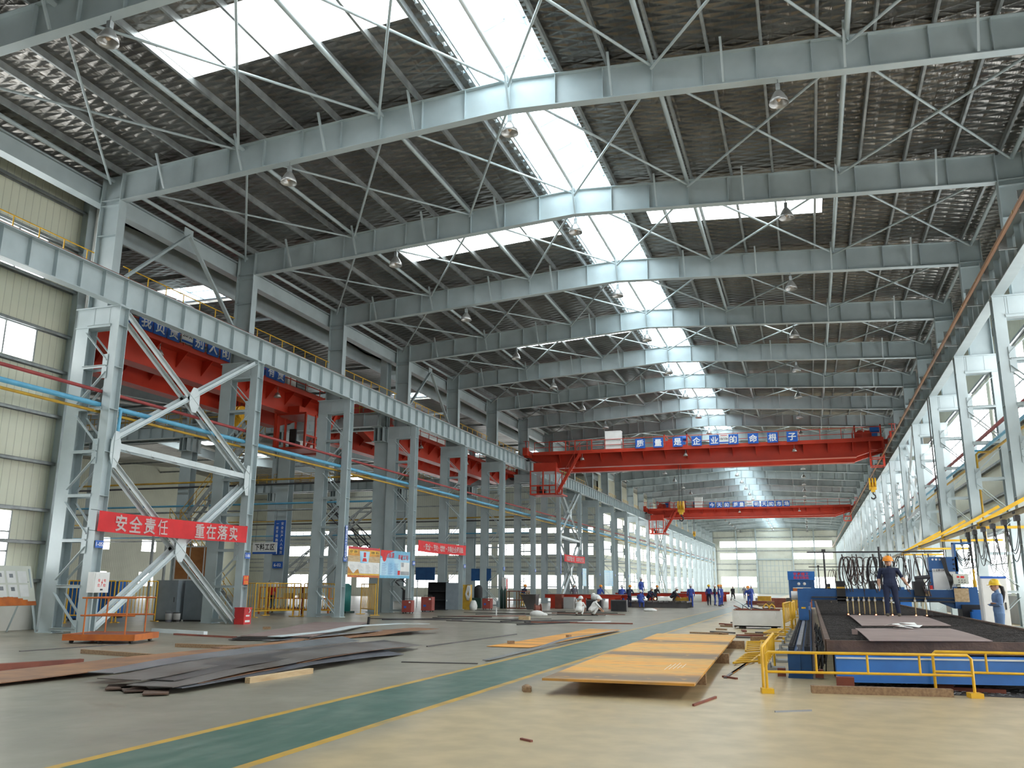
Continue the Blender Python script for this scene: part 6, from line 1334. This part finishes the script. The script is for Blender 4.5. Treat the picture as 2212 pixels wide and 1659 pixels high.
# ---- gantry
def gantry(label, y, main):
    t = thing('cutting_gantry', label, 'cutting gantry', (0,y,0), 0, 'blue cutting gantries')
    m = MB(); m.box(-.42,4.2,-.2,.2,1.2,1.53); m.box(-.42,-.02,-.22,.22,1.12,1.54); m.build('beam', 'blue_machine', t)
    m = MB(); m.box(-.42,-.12,-.35,.35,.57,1.14); m.build('leg', 'blue_machine', t); m = MB(); m.box(-.33,-.2,-.351-.005,-.35,.92,.97); m.build('label_plate', 'yellow', t)
    m = MB(); m.box(4.25,4.75,-.45,.45,.56,1.1); m.build('leg', 'black', t); m = MB(); m.prism([(3.6,1.2),(4.5,1.2),(4.5,.98),(4.1,.98)], -.2, .2, 'XZ'); m.box(4.1,4.75,-.3,.3,.98,1.62); m.build('end_carriage', 'blue_machine', t)
    m = MB(); m.box(4.45,5.0,-.75,-.3,.56,.9); m.box(4.5,4.95,-.72,-.34,.9,.96); m.build('drive_box', 'blue', t)
    m = MB(); m.cyl((-.62,0,1.32),(-.42,0,1.32),.14,14); m.build('motor', 'drum', t)
    m = MB(); m.box(.0,4.1,-.3,-.2,1.16,1.2); m.box(.0,4.1,-.3,-.24,1.26,1.3); m.build('guide_rail', 'dark', t)
    # mast and hose rail
    m = MB(); m.cyl((.46,.1,1.5),(.46,.1,2.75),.03,8); m.box(.4,.52,.02,.18,2.68,2.78); m.cyl((2.12,.1,1.5),(2.12,.1,2.85),.035,8); m.cyl((-.05,.1,2.69),(4.0,.1,2.69),.025,8); m.build('hose_rack', 'dark', t)
    xs = (1.05,1.21,1.38,1.53,1.68,1.85,2.1,2.32,2.98,3.28) if main else (1.0,1.3,1.6,1.9)
    random.seed(int(y))
    for k, x in enumerate(xs):
        lit = main and k in (0,2,5,7,8,9)
        m = MB(); m.cyl((x,-.36,.86),(x,-.36,1.3),.016,8); m.cyl((x,-.36,.78),(x,-.36,.88),.01,8,0,.016); m.box(x-.03,x+.03,-.4,-.3,1.16,1.24); tc = m.build('torch', 'brass', t)
        m = MB(); m.cyl((x,-.42,1.2),(x,-.38,1.2),.035,10); m.build('knob', 'drum', tc)
        if lit: m = MB(); m.ball((x,-.36,.77),.016,0,8,6,(1.3,1.3,1)); m.build('flame', 'spark', tc)
    for k in range(34 if main else 18):
        x0 = .95+random.uniform(0,2.6); x1 = x0+random.uniform(-.25,.3); zt = 2.62; zl = random.uniform(1.75,2.15); lo = random.uniform(1.3,1.5); yy = random.uniform(-.25,.25)
        if k % 2: P = [(x0,yy,1.5),(x0-.1,yy,2.0),(x0-.02,yy,2.45),(x0+.1,yy,2.52),(x0+.2,yy,2.4),(x0+.14,yy,zl),(x0+.24,yy,zl-.15),(x0+.34,yy,zl+.1),(x0+.34,yy,2.45)]
        else: P = [(x0,.1,zt),(x0+.06,yy,2.2),(x0+.12,yy,1.9),(x1,-.28,1.65),(x1+.04,-.34,lo)]
        m = MB(); m.tube(smooth_path(P,4),random.choice((.012,.014,.018)),6); m.build('hose', 'hose' if k % 3 else 'rubber', t)
    m = MB(); m.box(.76,1.02,-.3,.25,1.1,1.78); bx = m.build('torch_carriage', 'black', t); m = MB(); m.box(.77,1.01,-.305,-.3,1.55,1.6); m.build('yellow_stripe', 'yellow_dull', bx)
    m = MB(); m.box(3.0,3.3,-.3,.25,1.34,1.78); bx = m.build('torch_carriage', 'black', t); m = MB(); m.box(3.22,3.42,-.29,0,1.34,1.5); m.build('bracket', 'card', bx)
    m = MB(); m.cyl((3.08,-.1,1.88),(3.5,-.1,1.92),.06,10); m.box(3.1,3.3,-.2,0,1.78,1.86); m.build('motor', 'dark', t)
    if main:
        m = MB(); m.box(3.5,4.32,-.1,.35,2.08,2.52); m.box(3.5,3.58,-.1,.35,1.56,2.1); m.box(4.24,4.3,-.1,.35,1.56,2.95); cb = m.build('gas_panel', 'blue_machine', t)
        m = MB(); m.box(3.58,4.24,-.08,.33,1.54,2.08); m.build('lower_panel', 'paper', cb)
        for k in range(3): m = MB(); m.cyl((3.62+.1*k,-.1,2.44),(3.62+.1*k,-.125,2.44),.03,12); m.build('gauge', 'white', cb)
        for k in range(3): m = MB(); m.cyl((4.2,-.1,2.44-.14*k),(4.2,-.14,2.44-.14*k),.025,10); m.build('knob', 'black', cb)
        m = MB(); m.box(3.58,3.95,-.106,-.1,2.08,2.16); m.build('name_plate', 'paper', cb); m = MB(); letters(m, '金属切割', .07, (3.80,-.11,2.12), (1,0,0), (0,0,1), 0, .01, .24); m.lathe([(.02,0),(.03,0),(.03,.004),(.02,.004)],(3.63,-.11,2.12),12,0,'Y'); m.build('lettering', 'letter_black', cb)
        m = MB(); m.box(4.1,4.52,-.42,-.25,1.7,2.0); m.box(4.2,4.3,-.3,-.2,1.54,1.72); op = m.build('operator_panel', 'cream', t)
        m = MB()
        for k, (x, z) in enumerate(((4.25,1.82),(4.33,1.82),(4.41,1.82),(4.25,1.76),(4.33,1.76),(4.41,1.76))): m.cyl((x,-.42,z),(x,-.435,z),.014,8)
        m.build('button', 'letter_black', op); m = MB(); m.box(4.2,4.27,-.425,-.42,1.89,1.94); m.box(4.3,4.4,-.425,-.42,1.88,1.94); m.build('display', 'letter_red', op)
        m = MB(); m.box(4.1,4.5,-.306,-.3,1.18,1.58); m.build('data_sheet', 'wood_pale', t)
        m = MB(); m.box(3.46,3.54,-.2,-.1,1.54,1.66); m.build('beacon', 'spark' if False else 'letter_red', t)
        m = MB()
        for k in range(5): m.tube(smooth_path([(3.85+.03*k,-.15,2.5),(3.92+.02*k,-.25,2.1),(3.98+.03*k,-.3,1.85),(4.02,-.32,1.55)],4),.013,6)
        for k in range(4): m.tube(smooth_path([(4.27,.1,2.8-.04*k),(4.5,.0,2.45-.08*k),(4.75,.0,2.85-.05*k)],4),.012,6)
        m.build('cable_bunch', 'rubber', t)
        m = MB(); m.cyl((4.2,.0,2.93),(4.75,.0,2.93),.025,8); m.build('cable_arm', 'blue_machine', t)
    return t
gantry('blue cutting gantry with a row of lit torches behind the standing man', 30.0, True)
gantry('second blue cutting gantry with looped hoses farther back', 52.0, False)
t = thing('press_machine', 'blue machine with red Chinese writing on its top far down the nave', 'machine', (-.7,76.0,0)); m = MB(); m.box(-1.05,1.05,-.4,.4,2.15,2.85); m.build('head', 'blue', t)
for x in (-.85,.85): m = MB(); m.box(x-.15,x+.15,-.35,.35,0,2.15); m.build('post', 'blue_machine', t)
m = MB(); m.box(-.7,.7,-.3,.3,1.55,2.15); m.build('mould', 'blue_machine', t); m = MB(); m.box(-.7,.7,-.38,.38,0,1.5); m.build('bed', 'orange', t)
for x in (-.22,.22): m = MB(); m.lathe([(0,-.31),(.12,-.31),(.12,-.3),(0,-.3)],(x,0,1.85),14,0,'Y'); m.build('porthole', 'white', t)
m = MB(); letters(m, '宇鑫精工', .3, (0,-.405,2.62), (1,0,0), (0,0,1), 0, .03, 1.2); letters(m, '数控切割机', .24, (0,-.405,2.33), (1,0,0), (0,0,1), 0, .03, 1.2); m.build('lettering', 'letter_red', t)
# ---- yellow arms, festoon beam and cables
m = MB(); m.ibeam((5.15,17,3.5),(5.15,62,3.5),.14,.08,.014,.012); tag(m.build('festoon_beam', 'beam_tan'), 'long brownish yellow beam carrying hanging cables on the right', 'beam')
for i in range(0, 5):
    t = thing('beam_bracket', 'yellow bracket arm holding the cable beam on the right columns, %s from the camera' % ORD[i], 'bracket', (0,YB(i)-.3,0), 0, 'yellow beam brackets')
    m = MB(); m.bar((7.2,0,3.42),(5.0,0,3.42),.09,.08); m.build('arm', 'yellow', t); m = MB(); m.bar((7.2,0,4.72),(5.05,0,3.52),.09,.11); m.build('brace', 'yellow', t)
for k, y in enumerate((25.4,27.0,28.6,30.1,31.6,33.0)):
    t = thing('festoon_cable', 'black cable loop hanging from the yellow beam on the right, %s from the camera' % ORD[k], 'cable', (5.15,y,-.22), 0, 'hanging cable loops'); m = MB(); m.box(-.06,.06,-.12,.12,3.5,3.64); m.cyl((-.07,-.08,3.72),(-.05,-.08,3.72),.04,10); m.cyl((-.07,.08,3.72),(-.05,.08,3.72),.04,10); m.build('trolley', 'dark', t)
    for q in range(3): 
        dz = (.9,1.0,1.25,1.5)[q]*(1.0 if k not in (0,3) else .8); m = MB(); m.tube(smooth_path([(.02*q,-.1,3.5),(.03*q,.15,3.5-dz*.6),(.02*q,.6+.05*q,3.5-dz),(.02*q,1.05+.04*q,3.5-dz*.85),(.03*q,1.35,3.5-dz*.45),(.02*q,1.6,3.5)],5),.010,6); m.build('cable', 'rubber', t)
t = thing('chain_hoist', 'yellow chain hoist hanging in front of the white cabinet', 'hoist', (5.15,32.6,0)); m = MB(); m.cyl((0,0,2.2),(0,0,3.42),.03,8); m.build('cable', 'rubber', t); m = MB(); m.cyl((0,0,1.4),(0,0,2.2),.035,8); m.cyl((0,0,1.55),(0,0,1.85),.06,10); m.build('body', 'yellow', t); m = MB(); m.tube([(0,0,1.42),(0,0,1.3),(.06,0,1.22),(.0,0,1.14),(-.06,0,1.2)],.02,8); m.build('hook', 'dark', t)
# ---- control cabinet, woman stands before it
t = thing('control_cabinet', 'white control cabinet with a blue top strip against the right columns', 'cabinet', (4.6,28.2,0)); m = MB(); m.box(0,.66,0,.5,.12,1.92); m.build('body', 'white', t); m = MB(); m.box(.03,.63,-.015,0,.16,1.84); d = m.build('door', 'white', t); m = MB(); m.box(.56,.59,-.04,-.015,1.0,1.2); m.build('handle', 'dark', d)
m = MB(); m.box(0,.66,-.018,.0,1.86,1.92); m.build('top_strip', 'blue_sign', t); m = MB(); m.box(.24,.4,-.02,-.015,1.62,1.72); m.build('label_plate', 'pale_blue', d); m = MB()
for x in (.05,.53): m.box(x,x+.08,.05,.55,0,.12)
m.build('foot', 'dark', t)
m = MB(); m.box(-.4,.4,-.4,.4,0,.22); tag(m.build('timber_step', 'wood', None, (4.55,21.6,0)), 'low wooden step under the woman beside the cutting table', 'step') if False else None
# ================================================================ people
person('man in navy work clothes and orange helmet standing on the cutting table', (2.24,28.6,.765), -4, 'stand', 'navy', 'navy', 'orange', None, True, .008, dict(sh=.205,elb=((-.27,.03,1.10),(.30,.02,1.13)),wri=((-.27,-.06,.86),(.43,-.14,.90)),hand=((.1,-.2,-1),(.5,-.2,-.8)),knee=((-.11,-.03,.49),(.12,.0,.49)),ank=((-.12,.0,.09),(.16,.05,.09))), False, True, 1.0)
person('woman with a ponytail, yellow helmet and arms folded beside the white cabinet', (4.42,25.0,.12), -82, 'stand', 'pale_blue', 'pale_blue', 'yellow', None, False, .008, dict(sh=.165,elb=((-.23,-.02,1.10),(.23,-.02,1.10)),wri=((.04,-.165,1.13),(-.05,-.185,1.09)),hand=((1,.25,.15),(-1,.25,.15)),head=(0,-.03,1.545)), True, True, .97)
m = MB(); m.box(-.5,.5,-.5,.5,0,.12); tag(m.build('duckboard', 'wood', None, (4.75,25.0,0)), 'low wooden board under the woman with folded arms', 'board')
W = [
 ('worker in white shirt and white helmet squatting with back to the camera',(-12.05,47.1,0),175,'squat','white_cloth','white_cloth','white'),
 ('worker in white vest and white helmet squatting sideways at the right of the pair',(-11.45,47.9,0),120,'squat','white_cloth','white_cloth','white'),
 ('worker in grey jacket and white helmet behind the left end of the red table',(-16.9,64.6,0),20,'stand','grey_cloth','navy','white'),
 ('worker in blue leaning behind the middle of the long red table',(-15.4,66.4,0),160,'work','work_blue','work_blue','orange'),
 ('worker in blue with white helmet standing behind the red table right end',(-13.6,66.2,0),185,'work','work_blue','work_blue','white'),
 ('worker with orange helmet just behind the white-helmeted blue worker',(-13.2,67.0,0),170,'work','navy','navy','orange'),
 ('blue worker with white helmet squatting low behind the red table end',(-12.0,65.2,0),180,'sit','work_blue','work_blue','white'),
 ('blue worker with white helmet standing alone on the black platform',(-12.4,67.8,.5),60,'stand','work_blue','work_blue','white'),
 ('blue worker with white helmet squatting over a glowing cutting torch',(-11.7,67.4,.5),50,'squat','navy','navy','white'),
 ('person in dark clothes with orange helmet behind the platform',(-12.6,75.5,0),150,'work','black_cloth','black_cloth','orange'),
 ('worker in dark clothes squatting left of the yellow box',(-10.1,68.8,.5),90,'squat','black_cloth','black_cloth','white'),
 ('blue worker with white helmet seen from behind beside the yellow box',(-8.85,69.4,0),180,'stand','work_blue','work_blue','white'),
 ('worker in navy with white helmet in the middle of the standing group',(-7.9,78.0,0),100,'stand','navy','work_blue','white'),
 ('blue worker with orange helmet at the right of the standing group',(-7.25,74.9,0),100,'stand','work_blue','work_blue','orange'),
 ('blue worker with yellow helmet at the left of the standing group',(-8.5,79.0,0),170,'stand','work_blue','navy','yellow'),
 ('blue worker with orange helmet hidden at the back of the standing group',(-7.4,78.5,0),60,'stand','work_blue','work_blue','orange'),
 ('person in black clothes walking away farther down the lane',(-8.6,105.0,0),160,'walk','black_cloth','black_cloth',None),
 ('person in dark grey walking away beside the right of the black one',(-8.6,124.0,0),190,'walk','grey_cloth','grey_cloth',None),
 ('blue worker with orange helmet holding his hands together behind the skip',(-4.35,67.7,0),-15,'work','work_blue','work_blue','orange'),
 ('blue worker half hidden behind the man with clasped hands',(-5.6,90.0,0),40,'stand','work_blue','work_blue','white'),
 ('person in red and black jacket behind the yellow barrier panels',(-28.6,42.6,0),10,'stand','cloth_red','black_cloth',None),
 ('person in dark clothes with orange helmet by the lattice columns',(-20.6,63.5,0),150,'work','navy','yellow_dull','orange'),
]
for lb, loc, a, ps, tp, tr, hm in W: person(lb, loc, a, ps, tp, tr, hm, 'workers on the shop floor', 'white_cloth' == tp, .013)
m = MB(); m.ball((0,0,0),.07,0,10,8); t = thing('cutting_torch', 'glowing cutting torch of the squatting worker on the platform', 'torch', (-11.2,66.95,.66)); m.build('flame', 'spark', t); m = MB(); m.cyl((0,0,.03),(-.25,.3,.25),.015,8); m.build('handle', 'brass', t)
m = MB(); m.bar((-7.12,74.68,.72),(-7.2,74.6,1.3),.04,.06); tag(m.build('rolled_drawing', 'paper'), 'white rolled sheet held by the worker at the right of the group', 'paper roll')
